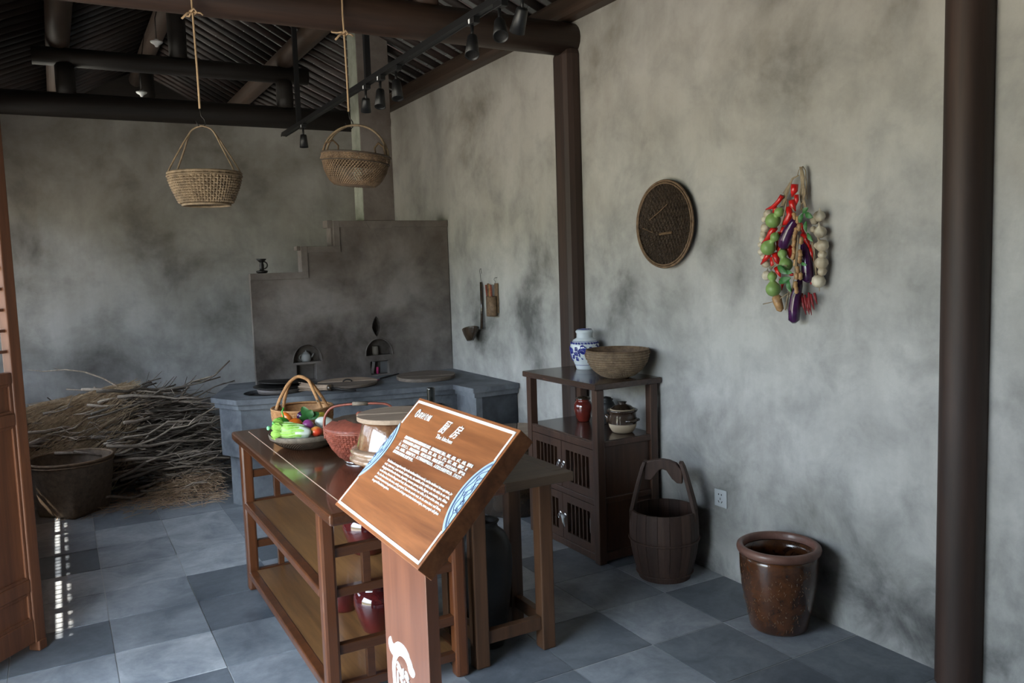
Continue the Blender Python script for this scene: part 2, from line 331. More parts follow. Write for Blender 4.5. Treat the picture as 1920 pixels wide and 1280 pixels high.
for sgn in (1, -1):
    q = lambda x: RX+sgn*(x-RX)
    for seg, ((xa, za), (xb, zb)) in enumerate((((RX, RZ), (PR, PZ)), ((PR, PZ), EXS[sgn]))):
        A = V((q(xa), 0, za)); B = V((q(xb), 0, zb)); L = (B-A).length; d = (B-A)/L; u_ = V((-d.z, 0, d.x)) if d.x > 0 else V((d.z, 0, -d.x))
        mx0 = MX((( d.x, 0, u_.x, 0), (0, 1, 0, 0), (d.z, 0, u_.z, 0), (0, 0, 0, 1)))
        nb = int(L/bl)
        for y in ry[:-1]:
            for t in range(nb):
                s0 = t*L/nb; loc = A+d*s0+V((0, y+RP/2, 0))+u_*.058
                if sgn == 1 and 4.3 < y < 8.25 and cnt < 300 and loc.x < 2.9:
                    if seg not in bmesh_:
                        mm = MB().box(.005, L/nb-.005, -RP/2+.03, RP/2-.03, 0, .016, mx0); bmesh_[seg] = mm.mesh('brick', M_BRICK)
                    o = bpy.data.objects.new('brick', bmesh_[seg]); COL.objects.link(o); o.parent = ceil_; o.location = loc; cnt += 1
                else:
                    rest.box(.005, L/nb-.005, -RP/2+.03, RP/2-.03, 0, .016, MX.Translation(loc) @ mx0)
obj('roof_bricks', rest, M_BRICK, ceil_, kind='stuff')
def log(name, a, b_, r, m, label, cat='beam', group=None, n=20):
    a, b_ = V(a), V(b_); mid = a; mb = MB()
    mb.tube([a+(b_-a)*t for t in (0, .33, .66, 1)], [r, r*1.03, r*1.02, r], n)
    return tag(obj(name, mb, m, loc=tuple(mid)), label, cat, group)
log('ridge_purlin', (RX, -1.6, RZ-.07), (RX, 11, RZ-.07), .085, M_BEAMY, 'round ridge purlin high up under the roof peak')
log('purlin', (PR+.005, -1.6, PZ-.085), (PR+.005, 11, PZ-.085), .085, M_BEAMY, 'round purlin carrying the right roof slope between ridge and wall')
log('purlin', (PL, -1.6, PZ-.085), (PL, 11, PZ-.085), .085, M_BEAMY, 'round purlin carrying the left roof slope')
pl = MB(); pl.box(XW-.10, XW+.2, -1.6, 11, 3.09, 3.225)
tag(obj('wall_plate', pl, M_BEAMY, loc=(XW, 4, 3.09), bev=.03), 'brown plate beam lying along the top of the right wall', 'beam')
log('wall_plate', (XF-.03, -1.6, 3.17), (XF-.03, 11, 3.17), .085, M_BEAMY, 'round plate beam along the top of the door wall')
log('tie_beam', (XF, 4.33, 2.985), (XW+.05, 4.33, 2.985), .098, M_BEAM, 'thick round brown tie beam crossing the room, baskets hang from it')
log('tie_beam', (XF-.2, YB+.02, 3.00), (XW, YB+.02, 3.00), .098, M_DARKB, 'dark tie beam lying along the top of the back wall')
log('collar_beam', (-.02, YB-.02, 3.365), (2.13, YB-.02, 3.365), .072, M_DARKB, 'dark upper cross beam of the truss above the back wall')
def post(x, y, z0, z1, r, label, g=None, mt=M_DARKB): return log('truss_post', (x, y, z0), (x, y, z1), r, mt, label, 'post', g, 12)
post(.20, YB-.02, 3.08, 3.31, .072, 'short dark truss post under the left end of the upper cross beam')
post(1.92, YB-.02, 3.08, 3.31, .072, 'short dark truss post under the right end of the upper cross beam')
post(RX, YB-.02, 3.43, 3.92, .072, 'dark king post standing on the upper cross beam over the back wall')
post(RX, 9.9, 3.05, 3.92, .075, 'farther king post seen below the upper cross beam')
log('tie_beam', (XF, 9.9, 2.97), (XW, 9.9, 2.97), .095, M_DARKB, 'farthest tie beam beyond the back wall')
log('collar_beam', (PL, 4.33, 3.37), (PR, 4.33, 3.37), .07, M_BEAM, 'upper cross beam of the nearer truss')
post(PL, 4.33, 3.07, 3.31, .075, 'short post on the thick tie beam, left', None, M_BEAM)
post(PR-.02, 4.33, 3.07, 3.31, .085, 'short brown post standing on the thick tie beam near the track light', None, M_BEAM)
post(RX, 4.33, 3.43, 3.92, .07, 'king post of the nearer truss', None, M_BEAM)
mb = MB(); mb.box(XW-.10, XW+.03, 4.245, 4.425, 0, 2.93)
tag(obj('wall_post', mb, M_POST, loc=(XW-.08, 4.31, 0), bev=.045), 'square dark brown post set in the right wall behind the cabinet', 'post')
mb = MB(); mb.lathe([(.082, 0), (.082, .12), (.082, 1.5), (.080, 3.12)], (XW-.02, 1.788, 0), 28)
tag(obj('column', mb, M_POST, loc=(XW-.02, 1.788, 0)), 'thick round dark column at the right edge of the picture', 'column')
mb = MB(); mb.lathe([(.10, 0), (.10, 3.1)], (XF-.02, 3.50, 0), 20)
tag(obj('column', mb, M_POST, loc=(XF-.02, 3.5, 0)), 'round dark column beside the open door leaf', 'column')
for x, y, z, lab in ((RX-.17, YB-.10, 3.50, 'upper'), (RX-.19, 8.6, 3.33, 'lower')):
    mb = MB().lathe([(.0, -.012), (.012, -.010), (.018, .004), (.046, .022), (.05, .032), (.02, .036), (.018, .05)], (x, y, z), 20)
    lm = thing('ceiling_lamp', (x, y, z), 'small white disc lamp in the roof beside the ridge, the %s of two' % lab, 'lamp')
    obj('lamp_shade', mb, M_WHITE, lm); obj('cord', MB().tube([(x, y, z+.05), (x, y, z+.22), (x+.06, y, 3.92)], .004, 5), M_BLACK, lm)
exec_later = []
# ---------------------------------------------------------------- slab with holes (poly in u,v; d is depth)
from mathutils.geometry import tessellate_polygon
def holed(outer, holes, fn, d0, d1, dh):
    """solid between depth d0 (face) and d1, each hole sunk to depth dh (None = right through)"""
    m = MB(); rings = [outer]+holes; flat = [p for r in rings for p in r]
    tri = tessellate_polygon([[V((p[0], p[1], 0)) for p in r] for r in rings])
    m.add([fn(p[0], p[1], d0) for p in flat], tri)
    m.add([fn(p[0], p[1], d1) for p in outer], [tuple(range(len(outer)))])
    n_ = len(outer); m.add([fn(p[0], p[1], d0) for p in outer]+[fn(p[0], p[1], d1) for p in outer], [(i, (i+1) % n_, n_+(i+1) % n_, n_+i) for i in range(n_)])
    for h in holes:
        k_ = len(h); m.add([fn(p[0], p[1], d0) for p in h]+[fn(p[0], p[1], dh) for p in h], [(i, (i+1) % k_, k_+(i+1) % k_, k_+i) for i in range(k_)]+[tuple(range(k_, 2*k_))])
    return m
# ---------------------------------------------------------------- stove
st = thing('brick_stove', (1.9, 6.0, 0), 'dark grey plastered three-hole stove with stepped chimney wall in the far corner', 'stove')
OUT = [(.896, 5.962), (1.017, 5.703), (1.45, 5.575), (1.95, 5.475), (2.48, 5.372), (2.504, 5.095), (XW-.004, 5.108), (XW-.004, 6.60), (1.134, 6.609)]
def inset(poly, t):
    r = []; n_ = len(poly)
    for i in range(n_):
        p0, p, p1 = (V(poly[(i-1) % n_]), V(poly[i]), V(poly[(i+1) % n_]))
        a = (p-p0).normalized(); b_ = (p1-p).normalized(); na = V((-a.y, a.x)); nb = V((-b_.y, b_.x))
        bis = (na+nb); bis = bis/max(.3, bis.dot(na)); q = p+bis*t
        if p.x > 2.87: q.x = p.x-.001
        r.append((q.x, q.y))
    return r
circ = lambda cx, cy, rx, ry, n_=32: [(cx+rx*cos(2*pi*i/n_), cy+ry*sin(2*pi*i/n_)) for i in range(n_)]
top = holed(OUT, [circ(1.345, 5.955, .225, .205)], lambda u, v, d: (u, v, d), .772, .737, .745)
obj('countertop', top, M_ST, st, bev=.006)
obj('soot_hole', MB().prism(circ(1.345, 5.955, .222, .202), .7452, .746), M_SOOT, st)
obj('cornice', MB().prism(inset(OUT, .022), .700, .737), M_ST, st)
obj('stove_body', MB().prism(inset(OUT, .05), .36, .700), M_ST, st)
obj('plinth', MB().prism(inset(OUT, .10), .0, .36), M_ST, st)
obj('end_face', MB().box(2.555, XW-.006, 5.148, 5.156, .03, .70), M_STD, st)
obj('fire_door', MB().box(2.11, 2.40, 5.40, 5.50, .54, .64, MX.Rotation(0, 4, 'Z')), M_SOOT, st)
Ys = 6.244
steps = [(1.272, .772), (2.885, .772), (2.885, 2.008), (1.915, 2.008), (1.915, 1.815), (1.655, 1.815), (1.655, 1.622), (1.272, 1.622)]
def arch(cx, z0, w, h): return [(cx-w, z0), (cx+w, z0)]+[(cx+w*cos(a)*1.0, z0+.01+(h-.01)*sin(a)**.85) for a in [pi*t/12 for t in range(0, 13)]]
holes = [arch(1.665, .932, .112, .134), arch(2.243, .938, .114, .132),
         [(2.231+.037*s_*sin(pi*t)**.9, 1.087+.167*t) for s_, seq in ((1, [i/8 for i in range(0, 9)]), (-1, [i/8 for i in range(7, 0, -1)])) for t in seq],
         [(1.575, .79), (1.727, .79), (1.727, .915), (1.575, .915)], [(2.165, .785), (2.322, .785), (2.322, .892), (2.165, .892)]]
cw = holed(steps, holes, lambda u, v, d: (u, d if d < Ys+.17 else Ys+.045+(u-1.272)*.12, v), Ys, Ys+.18, Ys+.082)
obj('chimney_wall', cw, M_SW, st)
bd = MB(); t_ = .05
def strip(pts):                                   # raised plaster band along the stepped edge
    bd.prism(pts, 0, .013, MX.Translation((0, Ys, 0)) @ MX.Rotation(pi/2, 4, 'X'))
strip([(1.272, 1.622-t_), (1.655+t_, 1.622-t_), (1.655+t_, 1.622), (1.272, 1.622)])
strip([(1.655, 1.622), (1.655+t_, 1.622), (1.655+t_, 1.815), (1.655, 1.815)])
strip([(1.655+t_, 1.815-t_), (1.915+t_, 1.815-t_), (1.915+t_, 1.815), (1.655+t_, 1.815)])
strip([(1.915, 1.815), (1.915+t_, 1.815), (1.915+t_, 2.008), (1.915, 2.008)])
strip([(1.915+t_, 2.008-t_), (2.20, 2.008-t_), (2.172, 2.008), (1.915+t_, 2.008)])
strip([(2.395, 2.008-t_), (2.885, 2.008-t_), (2.885, 2.008), (2.43, 2.008)])
strip([(2.172, 2.008), (2.212, 1.945), (2.388, 1.945), (2.43, 2.008)])
obj('plaster_band', bd, M_SW, st, bev=.002)
obj('chimney', MB().box(2.172, 2.430, Ys, Ys+.20, 2.008, 3.56), M_SW, st, bev=.004)
obj('lit_pale_side', MB().box(2.169, 2.172, Ys+.003, Ys+.198, 2.008, 3.52), M_LT, st)  # chimney face towards the door: different plaster plus light painted into its colour
obj('step_cap', MB().box(1.872, 1.915, Ys+.002, Ys+.12, 1.955, 2.012), M_SW, st, bev=.004)
obj('step_cap', MB().box(1.898, 1.915, Ys+.002, Ys+.115, 1.815, 1.955), M_SW, st)
obj('step_cap', MB().box(1.628, 1.655, Ys+.002, Ys+.085, 1.785, 1.818), M_SW, st, bev=.004)
obj('niche_frame', MB().tube([(2.243-.114, Ys-.002, .938)]+[(2.243-.114*cos(a), Ys-.003, .948+.124*sin(a)) for a in [pi*t/14 for t in range(15)]]+[(2.243+.114, Ys-.002, .938)], .005, 6), M_SW, st)
obj('niche_frame', MB().tube([(1.665-.112*cos(a), Ys-.003, .942+.127*sin(a)) for a in [pi*t/14 for t in range(15)]], .004, 6), M_SW, st)
# things on the stove
Z0 = .772
a_ = thing('oil_lamp', (1.366, 6.272, 1.622), 'small black clay oil lamp with loop handle on lowest step of chimney wall', 'lamp')
obj('lamp_base', MB().lathe([(.0, 0), (.030, 0), (.040, .006), (.043, .018), (.036, .020), (.018, .022), (.016, .04), (.017, .06), (.014, .075), (.014, .082), (.03, .095), (.037, .108), (.031, .107), (.0, .096)], (1.366, 6.272, 1.622), 28), M_IRON, a_)
obj('handle', MB().tube([(1.382+.026*sin(t), 6.272, 1.682-.026*cos(t)+.0) for t in [pi*i/10 for i in range(11)]], .005, 6), M_IRON, a_)
def ring(c, r0, n_=12, pl='xz'): return [(c[0]+r0*cos(2*pi*i/n_), c[1], c[2]+r0*sin(2*pi*i/n_)) for i in range(n_+1)]
w1 = thing('iron_wok', (1.38, 6.0, .746), 'dark iron wok and half lid set in the leftmost stove hole', 'wok')
obj('wok_body', MB().lathe([(.0, .0), (.10, .003), (.165, .012), (.175, .045), (.165, .045), (.155, .014), (0, .008)], (1.40, 6.02, .746), 36), mat('wok_side', (.10, .085, .08), .6), w1)
obj('wok_rim', MB().lathe([(.165, .046), (.205, .052), (.207, .058), (.165, .056), (.0, .056)], (1.41, 6.03, .746), 36), M_IRON, w1)
lidm = MB().lathe([(.0, 0), (.18, 0), (.19, .006), (.185, .012), (0, .016)], (0, 0, 0), 36)
tag(obj('wok_lid', MB().join(lidm, MX.Translation((1.44, 6.10, .812)) @ MX.Rotation(RD(3), 4, 'Y') @ MX.Rotation(RD(-2), 4, 'X')), M_IRON, loc=(1.44, 6.10, .81)), 'blackened round lid resting over the leftmost wok', 'lid')
def plank_lid(c, rx, ry, cuts, mt, label, rot=0, th=.02, tilt=0, handle=False):
    t = thing('pot_lid', (c[0], c[1], c[2]), label, 'lid')
    N = 40; P_ = [(rx*cos(2*pi*i/N), ry*sin(2*pi*i/N)) for i in range(N)]
    ed = [-9]+cuts+[9]; mx = MX.Translation(c) @ MX.Rotation(rot, 4, 'Z') @ MX.Rotation(tilt, 4, 'X')
    for k_, (lo, hi) in enumerate(zip(ed, ed[1:])):
        poly = []
        for i in range(N):
            for s_ in range(4):
                f_ = s_/4; x = P_[i][0]*(1-f_)+P_[(i+1) % N][0]*f_; y = P_[i][1]*(1-f_)+P_[(i+1) % N][1]*f_
                y = min(max(y, lo+.002), hi-.002)
                if not poly or (abs(poly[-1][0]-x)+abs(poly[-1][1]-y)) > 1e-4: poly.append((x, y))
        poly = [p for p in poly if lo < p[1] < hi]
        # keep only points inside the ellipse
        pp = []
        for x, y in poly:
            lim = rx*math.sqrt(max(0, 1-(y/ry)**2)); x = max(-lim, min(lim, x))
            if not pp or abs(pp[-1][0]-x)+abs(pp[-1][1]-y) > .004: pp.append((x, y))
        if len(pp) > 3: obj('plank', MB().prism(pp, 0, th+.003*(k_ % 2), mx), mt[k_ % len(mt)] if isinstance(mt, list) else mt, t, bev=.003)
    if handle: obj('handle', MB().tube([tuple(mx @ V((.032*cos(a), 0, th+.016*sin(a)))) for a in [pi*i/8 for i in range(9)]], .006, 6), M_IRON, t)
    return t
plank_lid((1.86, 5.90, Z0+.004), .22, .235, [.01], [M_LIDD, M_LIDW], 'round two-plank wooden lid, one half pale, on the middle stove hole', RD(-20), .022, handle=True)
plank_lid((2.475, 5.855, Z0), .228, .26, [-.09, .07], [M_LIDD], 'round dark three-plank wooden lid on the rightmost stove hole', RD(-22), .026)
wh = thing('bamboo_whisk', (1.55, 5.80, Z0), 'pale split bamboo pot brush lying on stove edge between two lids', 'brush')
bm_ = MB(); A = V((1.652, 5.645, Z0+.03)); B = V((1.50, 5.86, Z0+.02))
for i in range(60):
    r_ = random.uniform(0, .022); a = random.uniform(0, 6.28); k_ = random.uniform(1.4, 2.0); o1 = V((cos(a)*r_, cos(a)*r_*.7, sin(a)*r_))
    bm_.tube([A+o1*.8, (A+B)/2+o1, B+o1*k_+V((0, 0, .004))], .0022, 4)
obj('bristles', bm_, M_LIDW, wh); d_ = (A-B).normalized()
obj('binding', MB().tube([A-d_*.012, A+d_*.014], .024, 12), M_CLAYD, wh)
obj('handle', MB().tube([A+d_*.01, A+d_*.10+V((0, 0, -.012)), A+d_*.22+V((0, .0, -.018))], .007, 8), M_IRON, wh)
t = thing('teapot', (1.665, 6.283, .932), 'small grey clay teapot in the left arched niche of stove wall', 'teapot'); c = (1.663, 6.283, .932)
obj('pot_body', MB().lathe([(0, 0), (.028, 0), (.036, .012), (.038, .03), (.032, .055), (.026, .064), (.0, .064)], c, 24), M_GREYC, t)
obj('lid', MB().lathe([(.026, .064), (.02, .072), (.006, .078), (.006, .086), (0, .09)], c, 20), M_GREYC, t)
obj('spout', MB().tube([(1.695, 6.283, .955), (1.715, 6.283, .975), (1.722, 6.283, .992)], [.008, .006, .004], 8), M_GREYC, t)
obj('handle', MB().tube([(1.632-.022*sin(a), 6.283, .968+.02*cos(a)) for a in [pi*i/8 for i in range(9)]], .004, 6), M_GREYC, t)
tag(obj('clay_cup', MB().lathe([(0, 0), (.022, 0), (.024, .02), (.024, .07), (.02, .072), (.019, .01), (0, .008)], (2.225, 6.285, .938), 20), mat('brown_grey_clay', (.13, .115, .10), .7), loc=(2.225, 6.3, .938)), 'brownish grey clay cup in the right arched niche', 'cup')
c3 = tag(obj('candle', MB().lathe([(0, 0), (.011, 0), (.011, .052), (.003, .054), (0, .058)], (2.235, 6.28, .785), 14), mat('magenta_wax', (.40, .02, .12), .5), loc=(2.235, 6.3, .785)), 'short magenta candle in the square hole under the right niche', 'candle')
tag(obj('tin_sheet', MB().box(-.012, .012, -.0015, .0015, 0, .10, MX.Translation((2.19, 6.285, .786)) @ MX.Rotation(RD(10), 4, 'Y')), M_SILV, loc=(2.19, 6.29, .785)), 'narrow shiny metal strip leaning beside the magenta candle', 'strip')
tag(obj('mirror_shard', MB().box(-.03, .03, -.0015, .0015, 0, .10, MX.Translation((2.292, 6.30, .786)) @ MX.Rotation(RD(12), 4, 'X')), mat('dull_metal', (.35, .36, .38), .4, metal=.8), loc=(2.292, 6.31, .785)), 'dull metal plate standing right of the magenta candle', 'plate')
t = thing('spatula', (2.30, 6.12, Z0), 'thin dark iron spatula lying on stove below the square hole', 'spatula')
obj('handle', MB().tube([(2.16, 6.02, Z0+.008), (2.38, 6.19, Z0+.008)], .006, 6), M_IRON, t); obj('blade', MB().box(-.05, .02, -.03, .03, 0, .003, MX.Translation((2.13, 5.99, Z0+.003)) @ MX.Rotation(RD(38), 4, 'Z')), M_SILV, t)
# ---------------------------------------------------------------- display table with shelves
ta = thing('shelf_table', (1.06, 3.45, 0), 'long glossy red-brown table with two open shelves in the room centre', 'table')
obj('tabletop', MB().box(.735, 1.40, 2.597, 4.303, .782, .825), M_TABLE, ta, bev=.010)
obj('inlay_line', MB().box(.808, .8115, 2.75, 4.243, .8248, .8257), M_CHALK, ta, label='pale thin line across the table top')
for y0 in (2.84, 4.236):
    for x0 in (.764, 1.280): obj('leg', MB().box(x0, x0+.056, y0, y0+.056, 0, .782), M_TLEG, ta, bev=.012)
    yy = y0+.012
    for z0, z1 in ((.585, .622), (.435, .468), (.217, .255), (.070, .104)): obj('rail', MB().box(.815, 1.285, yy, yy+.032, z0, z1), M_TRAIL, ta, bev=.003)
    for z0, z1 in ((.468, .585), (.104, .217)):
        for x0 in (.922, 1.150): obj('strut', MB().box(x0, x0+.030, yy+.002, yy+.028, z0, z1), M_TRAIL, ta, bev=.002)
for zt in (.465, .102):
    obj('shelf', MB().box(.80, 1.30, 2.885, 4.235, zt-.022, zt-.001), M_SHELF, ta)
    obj('shelf_edge', MB().box(.765, .808, 2.90, 4.232, zt-.034, zt+.001), M_TLEG, ta, bev=.006)
    obj('shelf_edge', MB().box(1.292, 1.335, 2.90, 4.232, zt-.034, zt+.001), M_TLEG, ta, bev=.006)
# stool table
tb = thing('stool_table', (1.58, 3.02, 0), 'low plain brown square table standing right of the shelf table', 'table')
X0, X1, Y0, Y1 = 1.342, 1.81, 2.776, 3.262
obj('top_panel', MB().box(X0+.06, X1-.06, Y0+.06, Y1-.06, .735, .7685), M_STOOL, tb)
for a in ((X0, X1, Y0, Y0+.0595), (X0, X1, Y1-.0595, Y1), (X0, X0+.059, Y0+.06, Y1-.06), (X1-.059, X1, Y0+.06, Y1-.06)): obj('top_frame', MB().box(a[0], a[1], a[2], a[3], .732, .770), M_STOOL, tb, bev=.003)
for x0 in (1.377, 1.690):
    for y0 in (2.857, 3.125): obj('leg', MB().box(x0, x0+.062, y0, y0+.062, 0, .732), M_STLEG, tb, bev=.006)
for y0 in (2.868, 3.140): obj('stretcher', MB().box(1.439, 1.690, y0, y0+.034, .090, .145), M_STLEG, tb, bev=.003)
for x0 in (1.392, 1.705): obj('stretcher', MB().box(x0, x0+.034, 2.919, 3.125, .090, .145), M_STLEG, tb, bev=.003)
# ---------------------------------------------------------------- information sign
sg = thing('information_sign', (.735, 1.91, 0), 'tilted wooden sign on a flat wooden post, in front of the table', 'sign')
u = V((0, -1, 0)); d = V((-.7087, -.02, -.7050)).normalized(); nn = u.cross(d).normalized()
if nn.z < 0: nn = -nn
TL = V((.900, 2.184, 1.246)); SWD, SHT = .582, .372
SM = MX(((u.x, -d.x, nn.x, TL.x), (u.y, -d.y, nn.y, TL.y), (u.z, -d.z, nn.z, TL.z), (0, 0, 0, 1)))   # x right, y up, z out
M_SIGNX = wood('sign_face_wood', (.37, .135, .046), (.165, .050, .016), .42, 'y', 13, .1, bs=.01)
obj('panel', MB().box(-.004, SWD+.004, -SHT-.004, .004, -.045, 0, SM), M_SIGNX, sg, bev=.002)
bo = MB(); e0, e1, h0 = .005, .0125, .0012
bo.box(e0, SWD-e0, -e1, -e0, 0, h0, SM); bo.box(e0, SWD-e0, -SHT+e0, -SHT+e1, 0, h0, SM)
for x0 in (e0, SWD-e1):
    for y0, y1 in ((-.087, -e0), (-SHT+e0, -.280)): bo.box(x0, x0+e1-e0, y0, y1, 0, h0, SM)
obj('border', bo, M_WHITE, sg)
def seg(cx, r_, R_=0):                             # part of a disc cut off by the panel edge
    pts = []
    for i in range(61):
        a = -pi/2+pi*i/60; x = cx+r_*cos(a) if cx < SWD/2 else cx-r_*cos(a)
        pts.append((x, -.184+r_*sin(a)))
    return [(max(0, min(SWD, x)), y) for x, y in pts]
random.seed(3)
for side, cx in ((0, -.072), (1, SWD+.066)):
    R1 = .121
    disc = lambda r_: [p for p in [(cx+(1 if side == 0 else -1)*r_*cos(a), -.184+r_*sin(a)) for a in [-pi/2+pi*i/90 for i in range(91)]] if -.0001 <= p[0] <= SWD+.0001]
    m_ = obj('medallion', MB().prism(disc(R1), 0, .0016, SM), M_PBLUE, sg, label='pale blue scroll-patterned roundel on the sign edge')
    li = MB()
    def line(pts, w):
        q = [SM @ V((x, y, .002)) for x, y in pts if 0 < x < SWD]
        if len(q) > 2: li.tube(q, w, 4, flat=.5)
    line(disc(.112), .0009); line(disc(.1085), .0007)
    sg_ = 1 if side == 0 else -1
    for i in range(9):                             # cloud scrolls along the rim
        a = -1.0+2.0*i/8; rr = .094-.012*(i % 2); bx, by = cx+sg_*rr*cos(a), -.184+rr*sin(a)
        line([(bx+sg_*(.009-.0007*k_)*cos(a+2.2+k_*.75), by+(.009-.0007*k_)*sin(a+2.2+k_*.75)) for k_ in range(11)], .0008)
    for rr, am, ph in ((.100, .003, 0), (.086, .005, 1.5), (.078, .005, 3)):
        line([(cx+sg_*(rr+am*sin(14*a+ph))*cos(a), -.184+(rr+am*sin(14*a+ph))*sin(a)) for a in [-.95+1.9*i/70 for i in range(71)]], .0008)
    obj('scroll_pattern', li, M_NAVY, sg)
def txt(s_, x, y, h, parent, basis, name='lettering', m=M_WHITE, w=None, shear=0, sp=1, ax='LEFT', ext=.0006, bold=0):
    cu = bpy.data.curves.new(name, 'FONT'); cu.body = s_; cu.size = h; cu.extrude = ext; cu.shear = shear; cu.space_character = sp; cu.align_x = ax; cu.offset = bold
    cu.resolution_u = 2
    o = bpy.data.objects.new(name, cu); COL.objects.link(o); bpy.context.view_layer.update()
    me = bpy.data.meshes.new_from_object(o.evaluated_get(bpy.context.evaluated_depsgraph_get())); bpy.data.objects.remove(o)
    if not me.vertices: return None
    xs = [v_.co.x for v_ in me.vertices]; sc = (w/(max(xs)-min(xs))) if w else 1
    x0 = min(xs) if w else 0
    off = V(parent['o'])
    for v_ in me.vertices: v_.co = (basis @ V(((v_.co.x-x0)*sc+x, v_.co.y+y, v_.co.z+.001)))-off
    me.materials.clear(); me.materials.append(m); me.name = name
    q = bpy.data.objects.new(name, me); COL.objects.link(q); q.parent = parent; q['o'] = list(off); return q
txt('厨', .240, -.0700, .044, sg, SM, w=.040, shear=.25, bold=.0002); txt('房', .312, -.0715, .044, sg, SM, w=.040, shear=.25, bold=.0002)
txt('The kitchen', .248, -.0900, .0165, sg, SM, w=.098, bold=.0002)
txt('周村食铺', .074, -.0530, .020, sg, SM, w=.078, bold=.0003)
lg = MB()
lg.tube([SM @ V((.060+.0085*cos(a), -.043+.012*sin(a), .0015)) for a in [2*pi*i/20 for i in range(21)]], .0022, 6, flat=.4)
lg.tube([SM @ V((.060+.004*cos(a), -.042+.006*sin(a), .0015)) for a in [pi*i/8 for i in range(14)]], .0016, 6, flat=.4)
obj('emblem', lg, M_WHITE, sg)
cn = ['厨房是按照旧时传统农家厨房的样式布置，保留着传统的三眼灶，碗柜，桌案，水缸，水桶，柴草垛',
      '，中间的方桌供家人围坐吃饭，竹篮吊梁，筷笼，蒸笼，勺子，漏勺，坛罐，酒瓶，调料罐，碗',
      '子，灶台之上，设有灯龛烟道，可放油灯茶壶，烟囱直通屋顶，火旺灶台烧火，烟气由',
      '此出，灶前后，有锅有铲有勺，灶王爷神位供奉在灶台，人们在灶台前供奉灶神，逢年过节',
      '祭祀祈求保佑全家平安。']
wd = [.417, .408, .412, .409, .14]
for i, s_ in enumerate(cn): txt(s_, .088 if i else .092, -.1240-.0122*i, .0102, sg, SM, w=wd[i], bold=.00012)
en = ['The kitchen is arranged according to the traditional kitchen model, and the traditional three-eye stove, jar',
      'rack, water tank, water bucket, cabinet, etc., the middle of the table is for the table to eat with,',
      'Hanging basket from the beams, chopsticks, steamer, spoons, ladles, flagons, wine bottles, jars, dishes',
      'on the stove, there is a fire gate and vent, there are front and rear sides, in front of the stove, stove',
      'fire, the flame burns the stove, easily pumped, from the smoke vent. As the stove has a wall frame,',
      'niches in the stove can be placed in the bottle of vinegar and other bottles and jars, some people will place',
      'the god of the kitchen picture.']
wd = [.415, .416, .417, .417, .417, .418, .124]
for i, s_ in enumerate(en): txt(s_, .096, -.2020-.0108*i, .0100, sg, SM, w=wd[i], bold=.00016)
obj('post', MB().box(.720, .752, 1.760, 2.062, 0, 1.045), M_SPOST, sg, bev=.002)
PM = MX(((0, 0, -1, .7195), (-1, 0, 0, 0), (0, 1, 0, 0), (0, 0, 0, 1)))       # x -> -Y, y -> Z, z -> -X
LOGO = [(2.018, .6459), (2.0336, .634), (2.038, .6193), (2.0313, .6033), (2.0165, .5965), (2.0026, .5971), (2.0146, .5752), (2.0176, .5517), (2.012, .50), (2.0, .47), (1.975, .445), (1.94, .435), (1.90, .445), (1.903, .453), (1.94, .444), (1.97, .455), (1.985, .48), (1.990, .51), (1.9939, .5446), (1.9901, .5752), (1.9818, .5925), (1.968, .6075), (1.955, .616), (1.9354, .621), (1.9154, .6193), (1.9021, .6116), (1.8978, .6001), (1.8846, .5925), (1.8708, .5919), (1.8607, .597), (1.8519, .609), (1.8558, .6161), (1.8662, .6203), (1.8719, .6311), (1.8836, .6371), (1.8895, .6468), (1.9083, .6546), (1.934, .6565), (1.9625, .6516), (1.9818, .6413), (1.9952, .6313), (2.006, .631), (2.0127, .6388)]
def chaikin(p):
    r = []
    for a, b_ in zip(p, p[1:]+p[:1]): r += [(a[0]*.75+b_[0]*.25, a[1]*.75+b_[1]*.25), (a[0]*.25+b_[0]*.75, a[1]*.25+b_[1]*.75)]
    return r
obj('emblem', MB().prism([(-y, z) for y, z in chaikin(LOGO)], -.0005, .0008, PM), M_WHITE, sg)
br = MB()
for a, b_ in [((1.9745, .591), (1.9426, .578)), ((1.9744, .579), (1.9435, .568)), ((1.9729, .567), (1.9697, .49)), ((1.96, .575), (1.935, .562)), ((1.9314, .590), (1.9311, .565)), ((1.9158, .590), (1.893, .578)), ((1.9199, .578), (1.889, .562)), ((1.957, .557), (1.905, .52)), ((1.952, .535), (1.915, .50)), ((1.925, .56), (1.93, .49)), ((1.90, .55), (1.905, .50)), ((1.955, .51), (1.90, .485))]:
    br.tube([(.7188, a[0], a[1]), (.7188, (a[0]+b_[0])/2+.001, (a[1]+b_[1])/2+.002), (.7188, b_[0], b_[1])], [.0035, .0046, .0038], 8)
obj('brush_strokes', br, M_WHITE, sg)
# ---------------------------------------------------------------- cabinet
cb = thing('slatted_cabinet', (2.65, 3.88, 0), 'dark brown wooden cabinet with open shelf and slatted doors against right wall', 'cabinet')
CX0, CX1, CY0, CY1 = 2.452, 2.862, 3.522, 4.262
obj('top', MB().box(CX0-.018, CX1+.02, CY0-.012, CY1+.013, .950, .984), M_CABT, cb, bev=.006)
for x in (CX0, CX1-.05):
    for y in (CY0, CY1-.05): obj('corner_post', MB().box(x, x+.048, y, y+.048, 0, .950), M_CAB, cb, bev=.004)
obj('shelf', MB().box(CX0+.008, CX1-.01, CY0+.012, CY1-.012, .652, .671), M_CABT, cb, bev=.003)
obj('shelf_rail', MB().box(CX0+.006, CX0+.036, CY0+.048, CY1-.048, .622, .660), M_CAB, cb, bev=.003)
obj('shelf_rail', MB().box(CX0+.048, CX1-.048, CY0+.004, CY0+.034, .638, .668), M_CAB, cb, bev=.003)
